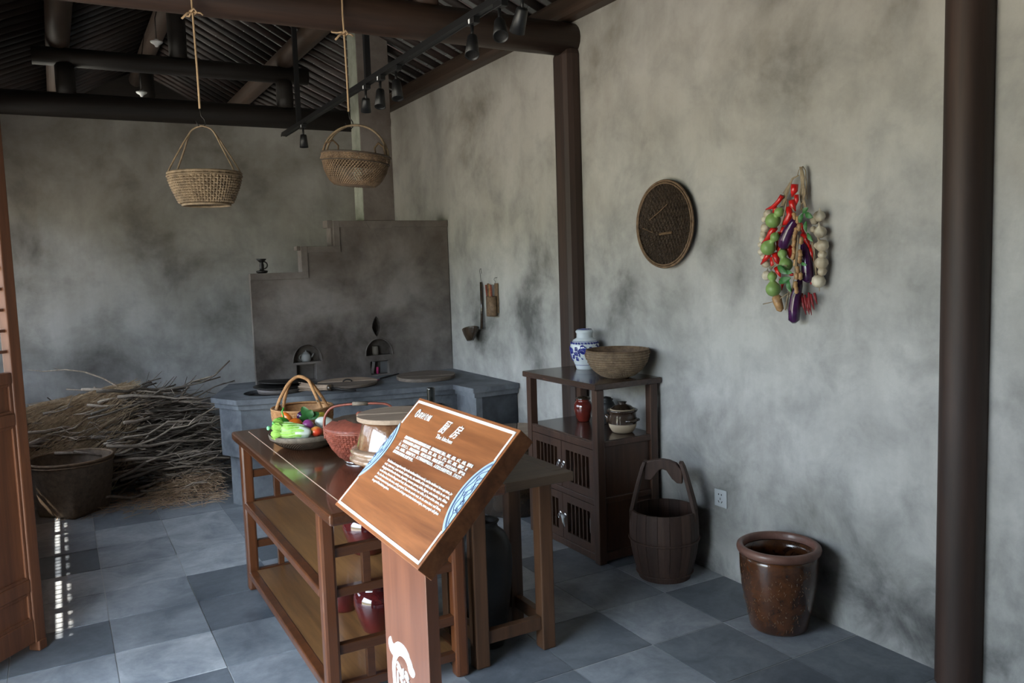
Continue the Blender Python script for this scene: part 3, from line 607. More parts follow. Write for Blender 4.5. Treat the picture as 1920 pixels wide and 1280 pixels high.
obj('side_panel', MB().box(CX0+.046, CX1-.046, CY0+.018, CY0+.028, .36, .638), M_CAB, cb)
obj('side_panel', MB().box(CX0+.046, CX1-.046, CY0+.018, CY0+.028, .06, .335), M_CAB, cb)
obj('side_panel', MB().box(CX0+.046, CX1-.046, CY1-.028, CY1-.018, .06, .638), M_CAB, cb)
for z0, z1 in ((.330, .362), (.012, .062)): obj('side_rail', MB().box(CX0+.047, CX1-.047, CY0+.004, CY0+.030, z0, z1), M_CAB, cb, bev=.004)
for z0, z1 in ((.318, .352), (.008, .050)): obj('front_rail', MB().box(CX0+.004, CX0+.034, CY0+.047, CY1-.047, z0, z1), M_CAB, cb, bev=.004)
obj('back_panel', MB().box(CX1-.02, CX1-.012, CY0+.04, CY1-.04, .05, .645), M_CAB, cb)
obj('bottom_board', MB().box(CX0+.02, CX1-.02, CY0+.03, CY1-.03, .04, .055), M_CAB, cb)
obj('middle_board', MB().box(CX0+.03, CX1-.02, CY0+.03, CY1-.03, .335, .348), M_CAB, cb)
ym = (CY0+CY1)/2
for z0, z1, lev in ((.354, .620, 'upper'), (.052, .316, 'lower')):
    for a, b_, sd in ((CY0+.049, ym-.002, 'near'), (ym+.002, CY1-.049, 'far')):
        dr = obj('door', MB().box(CX0+.006, CX0+.028, a, a+.045, z0, z1).box(CX0+.006, CX0+.028, b_-.045, b_, z0, z1).box(CX0+.006, CX0+.028, a+.045, b_-.045, z0, z0+.045).box(CX0+.006, CX0+.028, a+.045, b_-.045, z1-.045, z1), M_CAB, cb)
        for i in range(5):
            y = a+.045+(b_-a-.09)*(i+1)/6; obj('slat', MB().box(CX0+.010, CX0+.024, y-.005, y+.005, z0+.045, z1-.045), M_CAB, dr)
        hy = b_-.022 if sd == 'near' else a+.022
        hz = z1-.125
        obj('handle', MB().lathe([(0, 0), (.016, 0), (.012, .004), (0, .006)], (0, 0, 0), 16, mx=MX.Translation((CX0+.006, hy, hz)) @ MX.Rotation(-pi/2, 4, 'Y')).tube([(CX0-.006, hy+.010*sin(2*pi*i/14), hz-.014+.013*cos(2*pi*i/14)) for i in range(15)], .0022, 6), M_SILV, dr)
        if lev == 'lower' and sd == 'near':
            obj('white_pull', MB().tube([(CX0-.004, hy+.012, hz+.004), (CX0-.010, hy+.004, hz-.006), (CX0-.012, hy-.004, hz-.035), (CX0-.010, hy-.018, hz-.062)], [.011, .009, .006, .002], 8, flat=.5), M_PLUG, dr)
for z in (.352, .055):
    for y in (3.66, 3.74):
        tag(obj('stored_bowl', MB().lathe([(0, 0), (.03, 0), (.055, .05), (.06, .10), (.05, .12), (0, .12)], (2.60, y, z), 20), mat('pale_pot', (.3, .3, .3), .3), loc=(2.60, y, z)), 'pale pot glimpsed behind the %s near cabinet door slats, %s one' % (('upper' if z > .2 else 'lower'), 'front' if y < 3.7 else 'rear'), 'pot') if (z < .2 or y < 3.7) else None
# ---------------------------------------------------------------- open door leaf at the left edge
dl = thing('door_leaf', (-.70, 3.50, 0), 'open panelled wooden door leaf with lattice top at the left picture edge', 'door')
dv = V((-.66, -.75, 0)).normalized(); F = V((-.158, 4.12, 0)); nv = V((dv.y, -dv.x, 0))
LM = MX(((dv.x, nv.x, 0, F.x), (dv.y, nv.y, 0, F.y), (0, 0, 1, 0), (0, 0, 0, 1))); LW = .82
for a in (0, LW-.06): obj('stile', MB().box(a, a+.06, -.022, .022, .04, 2.56, LM), M_DOOR, dl, bev=.006)
for z0, z1 in ((.045, .150), (.272, .330), (1.010, 1.062), (1.190, 1.238), (2.48, 2.555)): obj('rail', MB().box(.06, LW-.06, -.020, .020, z0, z1, LM), M_DOOR, dl, bev=.005)
for z0, z1 in ((.150, .272), (.330, 1.010), (1.062, 1.190)):
    obj('panel', MB().box(.06, LW-.06, -.006, .006, z0, z1, LM), M_DOOR, dl)
    obj('moulding', MB().box(.062, .075, -.015, .015, z0, z1, LM).box(LW-.075, LW-.062, -.015, .015, z0, z1, LM).box(.075, LW-.075, -.015, .015, z0, z0+.012, LM).box(.075, LW-.075, -.015, .015, z1-.012, z1, LM), M_DOOR, dl, bev=.002)
for i in range(1, 14): obj('lattice_bar', MB().box(.06, LW-.06, -.008, .008, 1.238+i*.0885-.006, 1.238+i*.0885+.006, LM), M_DOOR, dl)
for i in range(1, 7): obj('lattice_bar', MB().box(.06+i*.1-.006, .06+i*.1+.006, -.010, .010, 1.238, 2.48, LM), M_DOOR, dl)
rc = LM @ V((.028, .030, 1.200))
obj('door_ring', MB().tube([rc+dv*.019*cos(2*pi*i/18)+V((0, 0, .021*sin(2*pi*i/18))) for i in range(19)], .0036, 8).tube([LM @ V((.028, .02, 1.222)), LM @ V((.028, .036, 1.222))], .007, 10), M_IRON, dl)
obj('pivot_block', MB().box(.005, .05, -.028, .028, .0, .045, LM), M_DOOR, dl, bev=.004)
# ---------------------------------------------------------------- woven work
def weave(prof, c, n=72, rows=14, r=.0035, amp=.004, mx=None, ns=None, tw=0, solid=None):
    """horizontal strands running over and under upright stakes along a profile"""
    m = MB(); L = [0]
    for (r0, z0), (r1, z1) in zip(prof, prof[1:]): L.append(L[-1]+math.hypot(r1-r0, z1-z0))
    def at(t):
        s_ = t*L[-1]
        for i in range(len(prof)-1):
            if s_ <= L[i+1]+1e-9: f = (s_-L[i])/max(1e-9, L[i+1]-L[i]); return prof[i][0]*(1-f)+prof[i+1][0]*f, prof[i][1]*(1-f)+prof[i+1][1]*f
        return prof[-1]
    T = (lambda p: mx @ V(p)) if mx is not None else (lambda p: V((p[0]+c[0], p[1]+c[1], p[2]+c[2])))
    for k_ in range(rows):
        rr, z = at((k_+.5)/rows); n2 = n*2
        m.tube([T(((rr+amp*(1 if (i+k_) % 2 else -1)*(1 if i % 2 == 0 else 1)*(.5))*cos(2*pi*i/n), (rr+amp*.5*(1 if (i+k_) % 2 else -1))*sin(2*pi*i/n), z)) for i in range(n+1)], r, 4, cap=False)
    ns = ns or n
    for i in range(ns):
        a = 2*pi*i/ns
        m.tube([T((at(t/6)[0]*cos(a+tw*t/6), at(t/6)[0]*sin(a+tw*t/6), at(t/6)[1])) for t in range(7)], r*.8, 4, cap=False)
    return m
def diag(prof, c, n=60, tw=1.2, r=.0025, mx=None):
    m = MB(); T = (lambda p: mx @ V(p)) if mx is not None else (lambda p: V((p[0]+c[0], p[1]+c[1], p[2]+c[2])))
    K = 10
    for sg_ in (1, -1):
        for i in range(n):
            pts = []
            for t in range(K+1):
                f = t/K*(len(prof)-1); j = min(int(f), len(prof)-2); g = f-j
                rr = prof[j][0]*(1-g)+prof[j+1][0]*g+.0012*sg_; z = prof[j][1]*(1-g)+prof[j+1][1]*g; a = 2*pi*i/n+sg_*tw*t/K
                pts.append(T((rr*cos(a), rr*sin(a), z)))
            m.tube(pts, r, 4, cap=False)
    return m
def ringt(c, rx, r, n=48, mx=None, z=0, twist=0):
    pts = [V((c[0]+rx*cos(2*pi*i/n), c[1]+rx*sin(2*pi*i/n), c[2]+z)) if mx is None else mx @ V((rx*cos(2*pi*i/n), rx*sin(2*pi*i/n), z)) for i in range(n+1)]
    return MB().tube(pts, r, 6, cap=False)
def rope(pts, r, parent=None, name='rope', **k):
    return obj(name, MB().tube(pts, r, 6), M_ROPE, parent, **k)
# hanging basket, left
B = V((.674, 4.205, 1.955))
h = thing('hanging_basket', B, 'light tan tapered basket hanging by rope left of the other hanging basket', 'basket', None)
PF = [(.108, .0), (.120, .012), (.128, .03), (.150, .08), (.163, .12), (.166, .150)]
obj('basket_wall', weave(PF[1:], B, 64, 12, .0048, .007), M_CANEL, h)
obj('basket_lining', MB().lathe([(.112, .014), (.125, .03), (.147, .08), (.159, .12), (.162, .148)][::1], B, 48), M_CANEB, h, kind=None).data.polygons
obj('rim', ringt(B, .167, .0065, z=.152).join(ringt(B, .171, .004, z=.138)), M_CANEL, h)
obj('foot_ring', ringt(B, .108, .0065, z=.004).join(ringt(B, .110, .004, z=.016)), M_CANEL, h)
obj('basket_base', MB().lathe([(0, .012), (.106, .012), (.106, .016), (0, .016)], B, 40), M_CANEB, h)
ax = V((.875, -.485, 0)); ay = V((.485, .875, 0))
for sg_ in (-1, 1):
    for o_ in (-1, 1):
        obj('handle', MB().tube(cr([B+ax*sg_*.150+ay*o_*.05+V((0, 0, .12)), B+ax*sg_*.158+ay*o_*.05+V((0, 0, .155)), B+ax*sg_*.10+ay*o_*.025+V((0, 0, .27)), B+ax*sg_*.065+ay*o_*.004+V((0, 0, .335)), B+ax*sg_*.04+V((0, 0, .365)), B+ax*sg_*-.005+V((0, 0, .380))]), .0042, 6), M_CANEL, h)
rope1 = thing('hanging_rope', (.68, 4.22, 2.35), 'straw rope over the tie beam carrying the left hanging basket', 'rope')
def beam_rope(x, t, z0, zk, rp):
    y = 4.21
    obj('rope', MB().tube([(x, y, z0+.07), (x, y, (z0+zk)/2), (x-.004, y-.002, zk), (x-.004, 4.215, 2.93), (x-.003, 4.215, 3.03), (x, 4.27, 3.092), (x, 4.34, 3.098), (x, 4.42, 3.05), (x, 4.445, 2.98), (x, 4.42, 2.90), (x, 4.33, 2.875), (x-.004, y+.01, zk+.01)], .0048, 6), M_ROPE, rp)
    obj('knot', MB().tube([(x-.016, y-.012, zk-.005), (x, y-.014, zk+.012), (x+.016, y-.006, zk), (x, y+.008, zk-.012), (x-.016, y-.004, zk+.004)], .0062, 6).tube([(x, y, zk), (x-.03, y-.012, zk-.012), (x-.055, y-.012, zk-.04)], .0052, 6).tube([(x, y, zk), (x+.03, y-.01, zk-.004), (x+.042, y-.01, zk-.012)], .004, 6), M_ROPE, rp)
    obj('iron_hook', MB().tube([(x, y, z0+.075), (x+.005, y, z0+.035), (x+.018, y, z0+.02), (x+.022, y, z0-.002), (x+.010, y, z0-.016), (x-.012, y, z0-.012), (x-.020, y, z0+.012)], .003, 6), M_IRON, rp)
beam_rope(.672, 0, 2.345, 2.862, rope1)
# hanging basket, right
B2 = V((1.418, 4.20, 2.065))
T2 = MX.Translation(B2) @ MX.Rotation(RD(5.5), 4, V((.485, .875, 0)))
h = thing('hanging_basket', B2, 'darker lattice-woven basket hanging in front of the chimney', 'basket', None)
PF = [(.105, .0), (.135, .025), (.160, .075), (.172, .125), (.176, .152)]
obj('basket_wall', diag(PF, B2, 64, 1.0, .0030, T2), M_CANEB, h)
obj('top_band', weave([(.173, .118), (.177, .152)], B2, 96, 4, .0028, .002, T2, 96, .18), M_CANEB, h)
obj('rim', ringt(B2, .178, .0050, mx=T2, z=.154).join(ringt(B2, .174, .0035, mx=T2, z=.116)), M_CANED, h)
obj('basket_base', MB().lathe([(0, .0), (.106, .0), (.110, .004), (0, .005)], (0, 0, 0), 40, mx=T2), M_CANEB, h)
def loc2(a, b_, z): return T2 @ (V((0, 0, z))+ax*a+ay*b_)
for o_ in (-.045, .045):
    pts = [loc2(-.170, o_, .13)]+[loc2(-.165*cos(t), o_*(1-sin(t)*.92), .145+.165*sin(t)) for t in [pi*i/12 for i in range(1, 12)]]+[loc2(.170, o_, .13)]
    obj('handle', MB().tube(cr(pts, 3), .0058, 6), M_CANEL, h)
for sx2 in (-1, 1): obj('handle_brace', MB().tube([loc2(sx2*.172, -.05, .12), loc2(sx2*.150, -.055, .20), loc2(sx2*.118, -.03, .222), loc2(sx2*.095, .0, .20), loc2(sx2*.10, .03, .15)], .0052, 6), M_CANEB, h)
rope2 = thing('hanging_rope', (1.41, 4.22, 2.4), 'straw rope over the tie beam carrying the right hanging basket', 'rope')
beam_rope(1.408, 0, 2.375, 2.84, rope2)
# ---------------------------------------------------------------- track light
tk = thing('track_rail', (1.80, 4.9, 2.79), 'long black lighting track hung below the roof beams', 'track light')
obj('rail', MB().box(1.782, 1.818, 2.55, 7.13, 2.775, 2.806), M_BLACK, tk, bev=.003)
obj('rail_lip', MB().box(1.778, 1.782, 2.55, 7.13, 2.770, 2.79).box(1.818, 1.822, 2.55, 7.13, 2.77, 2.79), M_BLACK, tk)
for y, w_ in ((6.62, .017), (4.98, .017), (2.75, .017)): obj('hanger', MB().box(1.80-w_, 1.80+w_, y-w_, y+w_, 2.806, 3.72), M_BLACK, tk)
SP = [(6.51, 0, 0, .094), (5.03, .012, .05, .080), (4.77, -.018, -.03, .108), (4.51, -.008, -.03, .108), (3.53, -.028, -.045, .108), (3.26, -.035, -.07, .105), (3.06, .0, .06, .10)]
names = ['at the far end of the track, before the back wall', 'leftmost of the trio before the chimney', 'middle of the trio before the chimney', 'rightmost of the trio before the chimney', 'leftmost of the three at the near track end', 'middle of the three at the near track end', 'nearest, its silver lamp mouth showing']
for (y, dx, dy, L_), nm in zip(SP, names):
    t = thing('spotlight', (1.80, y, 2.775), 'black track spotlight, '+nm, 'spotlight')
    obj('adapter', MB().box(1.783, 1.817, y-.05, y+.03, 2.745, 2.775), M_BLACK, t, bev=.003)
    A = V((1.80, y, 2.745)); C0 = V((1.80, y, 2.690)); D_ = V((dx+.0, dy, -.095)).normalized(); D_ = -D_
    obj('stem', MB().tube([A, C0+V((0, 0, -.01))], .008, 8), M_BLACK, t)
    E0 = C0-D_*.0; q = MX.Translation(E0) @ (-D_).to_track_quat('Z', 'Y').to_matrix().to_4x4()
    obj('lamp_can', MB().lathe([(0, -.006), (.022, -.004), (.025, .004), (.034, L_), (.031, L_), (.029, L_-.012), (0, L_-.016)], (0, 0, 0), 28, mx=q), M_BLACK, t)
    obj('reflector', MB().lathe([(0, L_-.014), (.012, L_-.014), (.028, L_-.008)][::-1], (0, 0, 0), 24, mx=q), M_SILV if 'nearest' in nm else M_IRON, t)
    if y not in (4.51, 3.26, 3.06): obj('sticker', MB().box(1.7815, 1.783, y-.012, y+.002, 2.750, 2.770), M_WHITE, t)
# ---------------------------------------------------------------- right wall
t = thing('round_sieve', (XW, 3.43, 1.812), 'round dark woven bamboo sieve hanging flat on the right wall', 'sieve')
WMX = MX(((0, 0, -1, XW-.004), (-1, 0, 0, 3.437), (0, 1, 0, 1.812), (0, 0, 0, 1)))     # wall plane: x -> -Y, y -> Z, z -> off the wall
R0 = .228
obj('sieve_back', MB().lathe([(0, .002), (.12, .003), (.19, .012), (.222, .03), (.226, .034), (.222, .028), (.19, .008), (0, .0)], (0, 0, 0), 48, mx=WMX), M_CANED, t)
hx = MB(); random.seed(11)
for a0 in (0, pi/3, 2*pi/3):
    for i in range(-9, 10):
        o_ = i*.0235; Lh = math.sqrt(max(0, .222**2-o_**2)); pts = []
        for k_ in range(13):
            s_ = -Lh+2*Lh*k_/12; x = s_*cos(a0)-o_*sin(a0); y = s_*sin(a0)+o_*cos(a0); rr = math.hypot(x, y)
            pts.append(WMX @ V((x, y, .008+.026*max(0, (rr-.12)/.1)+.0035*(k_ % 2))))
        if Lh > .04: hx.tube(pts, .0042, 4, flat=.4)
obj('weave', hx, M_CANED, t)
obj('rim', MB().tube([WMX @ V((R0*cos(2*pi*i/60), R0*sin(2*pi*i/60), .034)) for i in range(61)], .0065, 6).tube([WMX @ V(((R0-.012)*cos(2*pi*i/60), (R0-.012)*sin(2*pi*i/60), .037)) for i in range(61)], .0045, 6), M_CANEB, t)
obj('loose_strips', MB().tube([WMX @ V((-.13, .03, .028)), WMX @ V((-.05, .07, .022)), WMX @ V((.02, .105, .026))], .003, 4).tube([WMX @ V((-.18, -.01, .036)), WMX @ V((-.11, -.04, .022)), WMX @ V((-.12, -.02, .02))], .0025, 4).tube([WMX @ V((-.05, -.05, .024)), WMX @ V((.05, -.045, .024))], .006, 4), M_CANEB, t)
# power socket
t = thing('power_socket', (XW, 3.064, .406), 'small pale grey power socket on the right wall above the stoneware jar', 'socket')
SX = MX(((0, 0, -1, XW), (-1, 0, 0, 3.064), (0, 1, 0, .406), (0, 0, 0, 1)))
obj('plate', MB().box(-.043, .043, -.045, .045, 0, .009, SX), M_PLUG, t, bev=.004)
hl = MB(); hl.box(-.014, -.008, .016, .024, .0088, .0096, SX).box(.006, .012, .016, .024, .0088, .0096, SX)
for a, x, y in ((0, 0, -.002), (.6, -.011, -.018), (-.6, .011, -.018)): hl.box(-.002, .002, -.006, .006, .0088, .0096, SX @ MX.Translation((x, y, 0)) @ MX.Rotation(a, 4, 'Z'))
obj('pin_slots', hl, M_BLACK, t)
# ladle and chopstick holder
t = thing('ladle', (XW-.02, 5.65, 1.60), 'long-handled dark ladle hanging on the right wall beside the stove', 'ladle')
obj('wire_hook', MB().tube([(XW, 5.655, 1.600), (XW-.012, 5.657, 1.603), (XW-.014, 5.662, 1.590), (XW-.014, 5.650, 1.53), (XW-.014, 5.643, 1.495)], .0016, 5).tube([(XW-.012, 5.655, 1.603), (XW-.014, 5.638, 1.592), (XW-.014, 5.630, 1.565)], .0016, 5), M_BLACK, t)
obj('handle', MB().tube([(XW-.016, 5.643, 1.50), (XW-.018, 5.638, 1.3), (XW-.03, 5.628, 1.14)], [.009, .011, .012], 10), M_CLAYD, t)
lq = MX.Translation((XW-.075, 5.735, 1.128)) @ MX.Rotation(RD(-14), 4, 'X') @ MX.Rotation(RD(10), 4, 'Y')
obj('bowl', MB().lathe([(0, -.085), (.025, -.083), (.050, -.03), (.062, .005), (.064, .012), (.059, .010), (.045, -.03), (.02, -.075), (0, -.078)], (0, 0, 0), 28, sx_=.9, sy_=1.65, mx=lq), M_CLAYD, t)
t = thing('chopstick_holder', (XW-.02, 5.43, 1.24), 'bamboo tube holder with sticks hanging right of the ladle', 'holder')
obj('wire_hook', MB().tube([(XW, 5.405, 1.534), (XW-.02, 5.405, 1.532), (XW-.022, 5.418, 1.52), (XW-.02, 5.40, 1.505), (XW-.02, 5.408, 1.49)], .0016, 5), M_BLACK, t)
bq = (XW-.035, 5.445, 1.245)
obj('tube', MB().lathe([(0, 0), (.030, 0), (.034, .004), (.034, .150), (.030, .150), (.029, .01), (0, .01)], bq, 24, sy_=1.7), M_CANEB, t)
obj('back_strip', MB().box(XW-.012, XW-.004, 5.385, 5.435, 1.27, 1.492), M_CANEB, t, bev=.002)
for y, lean, h_, m_ in ((5.49, .035, .22, M_CANER), (5.472, .02, .23, M_CANEB), (5.455, .012, .225, M_CANEW), (5.44, .006, .22, M_CANER)):
    obj('stick', MB().tube([(XW-.035, y-.005, 1.26), (XW-.035, y+lean, 1.26+h_)], .008, 6), m_, t)
# garland of drying vegetables: layout plane just off the wall, a to the right, b downwards
G = thing('vegetable_garland', (2.86, 2.52, 1.99), 'garland of red chillies, gourds, aubergines, garlic and peanuts on right wall', 'garland')
def gp(a, b_, dx=.06): 
    px_, py_ = 1380+a/4-1500, 300+b_/4-450
    k_ = (XW-dx)/2.85
    return V((XW-dx, (2.523-px_*.00296)*k_, 1.622+(.068-py_*.00231-px_*.00014)*k_))
gr = .00058
def blob(name, a, b_, r, m, dx, st=1, tip=None):
    o = gp(a, b_, dx)
    mb = MB(); prof = [(0, -1), (.45, -.9), (.8, -.6), (1, 0), (.85, .5), (.5, .8), (.18, 1.0), (.10, 1.5), (0, 1.55)]
    q = MX.Translation(o) @ MX.Rotation(random.uniform(-.7, .7), 4, 'X') @ MX.Rotation(random.uniform(-.5, .5), 4, 'Y')
    mb.lathe([(x*r*gr, z*r*gr*st) for x, z in prof], (0, 0, 0), 20, fn=(lambda an, j, z: 1+.06*cos(6*an)) if m is V_GAR else None, mx=q); return obj(name, mb, m, G)
def pod(name, pts, rs, m, dx, n=12): return obj(name, MB().tube([gp(a, b_, dx if not isinstance(dx, tuple) else dx[i]) for i, (a, b_) in enumerate(pts)], [r*gr for r in rs], n), m, G)
random.seed(5)
for a, b_, r in [(235, 400, 38), (205, 440, 26), (210, 505, 36), (195, 550, 28), (190, 595, 30), (172, 640, 24), (178, 695, 30), (198, 740, 26), (215, 785, 36), (222, 880, 40)]: blob('garlic', a, b_, r, V_GAR, .035)
for a, b_, r in [(620, 425, 42), (585, 455, 32), (625, 540, 46), (575, 520, 24), (640, 640, 46), (605, 640, 24), (640, 705, 32), (635, 765, 48), (640, 828, 34), (615, 900, 50)]: blob('garlic', a, b_, r, V_GAR, .045)
def gourd(big, small, dx=.085):
    A = gp(big[0], big[1], dx); Bq = gp(small[0], small[1], dx); d_ = (Bq-A); L_ = d_.length; R_, r_ = big[2]*gr*1.03, small[2]*gr
    q = MX.Translation(A) @ d_.to_track_quat('Z', 'Y').to_matrix().to_4x4()
    prof = [(R_*sin(t), -R_*cos(t)) for t in [pi*i/14 for i in range(0, 12)]]+[(r_*.55, max(R_*.95, L_-r_*1.0))]+[(r_*sin(t), L_-r_*cos(t)) for t in [pi*i/10 for i in range(3, 10)]]+[(.15*r_, L_+r_*1.1), (0, L_+r_*1.3)]
    obj('gourd', MB().lathe(prof, (0, 0, 0), 28, mx=q), V_GRN, G)
gourd((272, 450, 56), (322, 388, 38)); gourd((233, 662, 56), (287, 578, 36), .09); gourd((372, 790, 50), (345, 705, 35), .075); gourd((273, 985, 56), (265, 885, 36), .07)
for pts, r, dx in [([(345, 262), (320, 300), (275, 345), (212, 364)], 17, .06), ([(300, 350), (285, 370), (270, 400)], 15, .05), ([(440, 182), (436, 230), (420, 275)], 27, .06), ([(452, 262), (455, 300), (448, 345)], 17, .07),
                   ([(418, 302), (425, 340), (445, 385)], 25, .08), ([(392, 352), (405, 410), (375, 465), (330, 492)], 24, .075), ([(290, 505), (255, 545), (235, 590), (180, 630)], 24, .065), ([(330, 540), (320, 600), (300, 680)], 24, .05),
                   ([(245, 700), (215, 745), (172, 795)], 21, .06), ([(262, 735), (268, 790), (262, 830)], 17, .06), ([(285, 705), (300, 750), (318, 800)], 24, .06), ([(295, 815), (315, 850), (330, 885)], 20, .06), ([(395, 845), (415, 862), (450, 868)], 14, .05),
                   ([(355, 500), (345, 550), (325, 590)], 20, .045), ([(500, 555), (530, 600), (550, 660)], 22, .05), ([(480, 480), (500, 520), (510, 570)], 18, .05), ([(545, 640), (565, 700), (570, 780)], 20, .04), ([(400, 640), (395, 680), (405, 740)], 30, .04), ([(350, 640), (330, 680), (300, 720)], 26, .045), ([(330, 900), (345, 940), (340, 990)], 12, .04), ([(470, 420), (480, 450), (470, 480)], 14, .06), ([(555, 790), (565, 850), (560, 930)], 16, .04)]:
    n_ = len(pts); pod('chilli', [pts[0]]+pts, [r*.5]+[r*(1-.0*i/n_) if i < n_-1 else r*.2 for i in range(n_)], V_RED, dx)
for pts in [[(485, 1020), (478, 1060), (490, 1105)], [(500, 1030), (505, 1090), (525, 1160)], [(545, 990), (548, 1070), (565, 1158)], [(560, 1000), (570, 1060), (584, 1115)], [(585, 990), (592, 1030), (605, 1075)], [(515, 1010), (520, 1060), (530, 1130)], [(535, 1030), (540, 1100), (548, 1155)], [(495, 1000), (490, 1040), (485, 1090)]]:
    pod('dried_chilli', pts, [9, 10, 2], V_DRED, .045, 8)
for pts, dx in [([(445, 430), (435, 460), (400, 520), (370, 590), (352, 650), (345, 672)], .075), ([(500, 610), (512, 650), (528, 740), (535, 830), (538, 895), (535, 918)], .055), ([(485, 880), (470, 940), (448, 1030), (436, 1130), (433, 1210), (433, 1235)], .06)]:
    pod('aubergine', pts, [14, 30, 40, 45, 42, 14], V_PUR, dx, 18)
for a, b_ in [(438, 420), (463, 448), (473, 505), (448, 532), (437, 582), (435, 625), (490, 605), (435, 680), (430, 722), (481, 700), (478, 748), (445, 772), (462, 822), (455, 872), (483, 872), (446, 940), (452, 978)]:
    a2 = random.uniform(-14, 14); pod('peanut', [(a-a2*.5, b_-30), (a-a2*.4, b_-18), (a, b_), (a+a2*.4, b_+18), (a+a2*.5, b_+30)], [4, 17, 14, 17, 5], V_NUT, .098, 10)
pod('dried_squash', [(290, 1020), (300, 1050), (310, 1090), (328, 1140), (330, 1158)], [15, 38, 34, 28, 8], V_NUT, .06, 14)
def leafm(c_, dirv, L_, w_, nrm):
    dirv = dirv.normalized(); s_ = dirv.cross(nrm).normalized(); mb = MB(); vs = []; fs = []
    for i in range(9):
        t_ = i/8; ww = w_*sin(pi*min(1, t_*.92+.04))**.8*(1+.12*(i % 2)); cp = c_+dirv*L_*t_+nrm*.25*L_*sin(pi*t_)*.5
        vs += [cp-s_*ww+nrm*.15*w_, cp-nrm*.12*w_, cp+s_*ww+nrm*.15*w_]
    for i in range(8): fs += [(3*i, 3*i+1, 3*i+4, 3*i+3), (3*i+1, 3*i+2, 3*i+5, 3*i+4)]
    return mb.add(vs+[p_-nrm*.0012 for p_ in vs], fs+[tuple(k_+27 for k_ in f[::-1]) for f in fs], True)
for (a, b_), (da, db), L_, w_ in [((500, 400), (35, -35), 60, 18), ((520, 400), (60, 40), 75, 20), ((500, 400), (-20, 70), 75, 20), ((525, 460), (0, 80), 80, 16), ((535, 545), (40, 70), 80, 16), ((490, 775), (55, 15), 50, 12), ((310, 800), (90, 70), 110, 22), ((410, 890), (-110, 50), 120, 24), ((390, 900), (20, 90), 100, 20), ((420, 850), (-60, -10), 60, 16)]:
    c_ = gp(a, b_, .11); e_ = gp(a+da, b_+db, .11); obj('leaf', leafm(c_, e_-c_, L_*gr, w_*gr, V((-1, 0, 0))), V_LEAF, G)
tw = MB(); random.seed(9)
def strand(pts, r=4, dx=.05): tw.tube([gp(a, b_, dx) for a, b_ in pts], r*gr, 5)
for i in range(7): strand([(490+random.uniform(-12, 12), 58), (500+random.uniform(-18, 18), 140), (500+random.uniform(-24, 24), 260), (505+random.uniform(-30, 30), 380)], 5, .04)
for i in range(6): strand([(470, 120), (430+random.uniform(-10, 10), 140), (385+random.uniform(-14, 14), 220), (345+random.uniform(-14, 14), 340)], 5, .045)
strand([(500, 55), (470, 80), (460, 125), (430, 130), (350, 245)], 3, .03); strand([(500, 55), (520, 90), (525, 180), (530, 300)], 4, .03)
for i in range(3): strand([(465, 560+i*8), (460+random.uniform(-6, 6), 680), (445+random.uniform(-6, 6), 820), (425+random.uniform(-8, 8), 960), (400, 1040)], 4, .105)
for i in range(3): strand([(545, 560), (575+random.uniform(-8, 8), 640), (590+random.uniform(-8, 8), 760), (595+random.uniform(-8, 8), 900)], 6, .05)
strand([(400, 1000), (300, 1075), (190, 1110)], 4, .06); strand([(400, 980), (380, 1060), (368, 1140)], 6, .05); strand([(240, 820), (300, 790), (380, 800)], 5, .10); strand([(270, 740), (285, 800), (250, 830)], 5, .09); strand([(380, 290), (370, 360), (330, 520)], 5, .09); strand([(400, 300), (410, 340), (440, 385)], 3, .09); strand([(620, 945), (622, 975)], 3, .045)
obj('twine', tw, cane('twine', (.36, .28, .18), (.20, .15, .09)), G)
# ---------------------------------------------------------------- vessels standing on the floor
c = (2.69, 2.50, 0)
t = thing('stoneware_jar', c, 'glossy mottled brown stoneware jar standing open by the right wall', 'jar')
obj('jar_body', MB().lathe([(0, 0), (.118, 0), (.124, .008), (.140, .09), (.158, .18), (.166, .26), (.167, .315), (.166, .335), (.150, .335), (.150, .30), (.142, .18), (.12, .06), (.105, .02), (0, .015)], c, 64), M_JARB, t)
obj('rim', MB().lathe([(.150, .336), (.168, .334), (.176, .342), (.179, .354), (.176, .366), (.166, .372), (.156, .371), (.150, .363), (.149, .340)], c, 64), M_JARRIM, t)
scr = MB(); random.seed(21)
for i in range(150):
    an = pi+random.uniform(-.7, 1.7); z = random.uniform(.03, .30); r_ = .118+(.167-.118)*min(1, z/.24)**.75+.0005; da = random.uniform(-.05, .05); dz = random.uniform(-.014, .014)
    scr.tube([(c[0]+r_*cos(an), c[1]+r_*sin(an), z), (c[0]+(r_+.0007)*cos(an+da/2), c[1]+(r_+.0007)*sin(an+da/2), z+dz/2+random.uniform(-.004, .004)), (c[0]+r_*cos(an+da), c[1]+r_*sin(an+da), z+dz)], .0007, 3, cap=False)
obj('glaze_scratches', scr, mat('scratch', (.22, .15, .09), .6), t, kind='stuff')
c = (2.655, 3.235, 0)
t = thing('wooden_bucket', c, 'dark wooden well bucket with carved yoke handle beside the cabinet', 'bucket')
NS = 18; random.seed(2)
def brad(z): return .132+.045*sin(min(1, z/.30)*pi*.62)
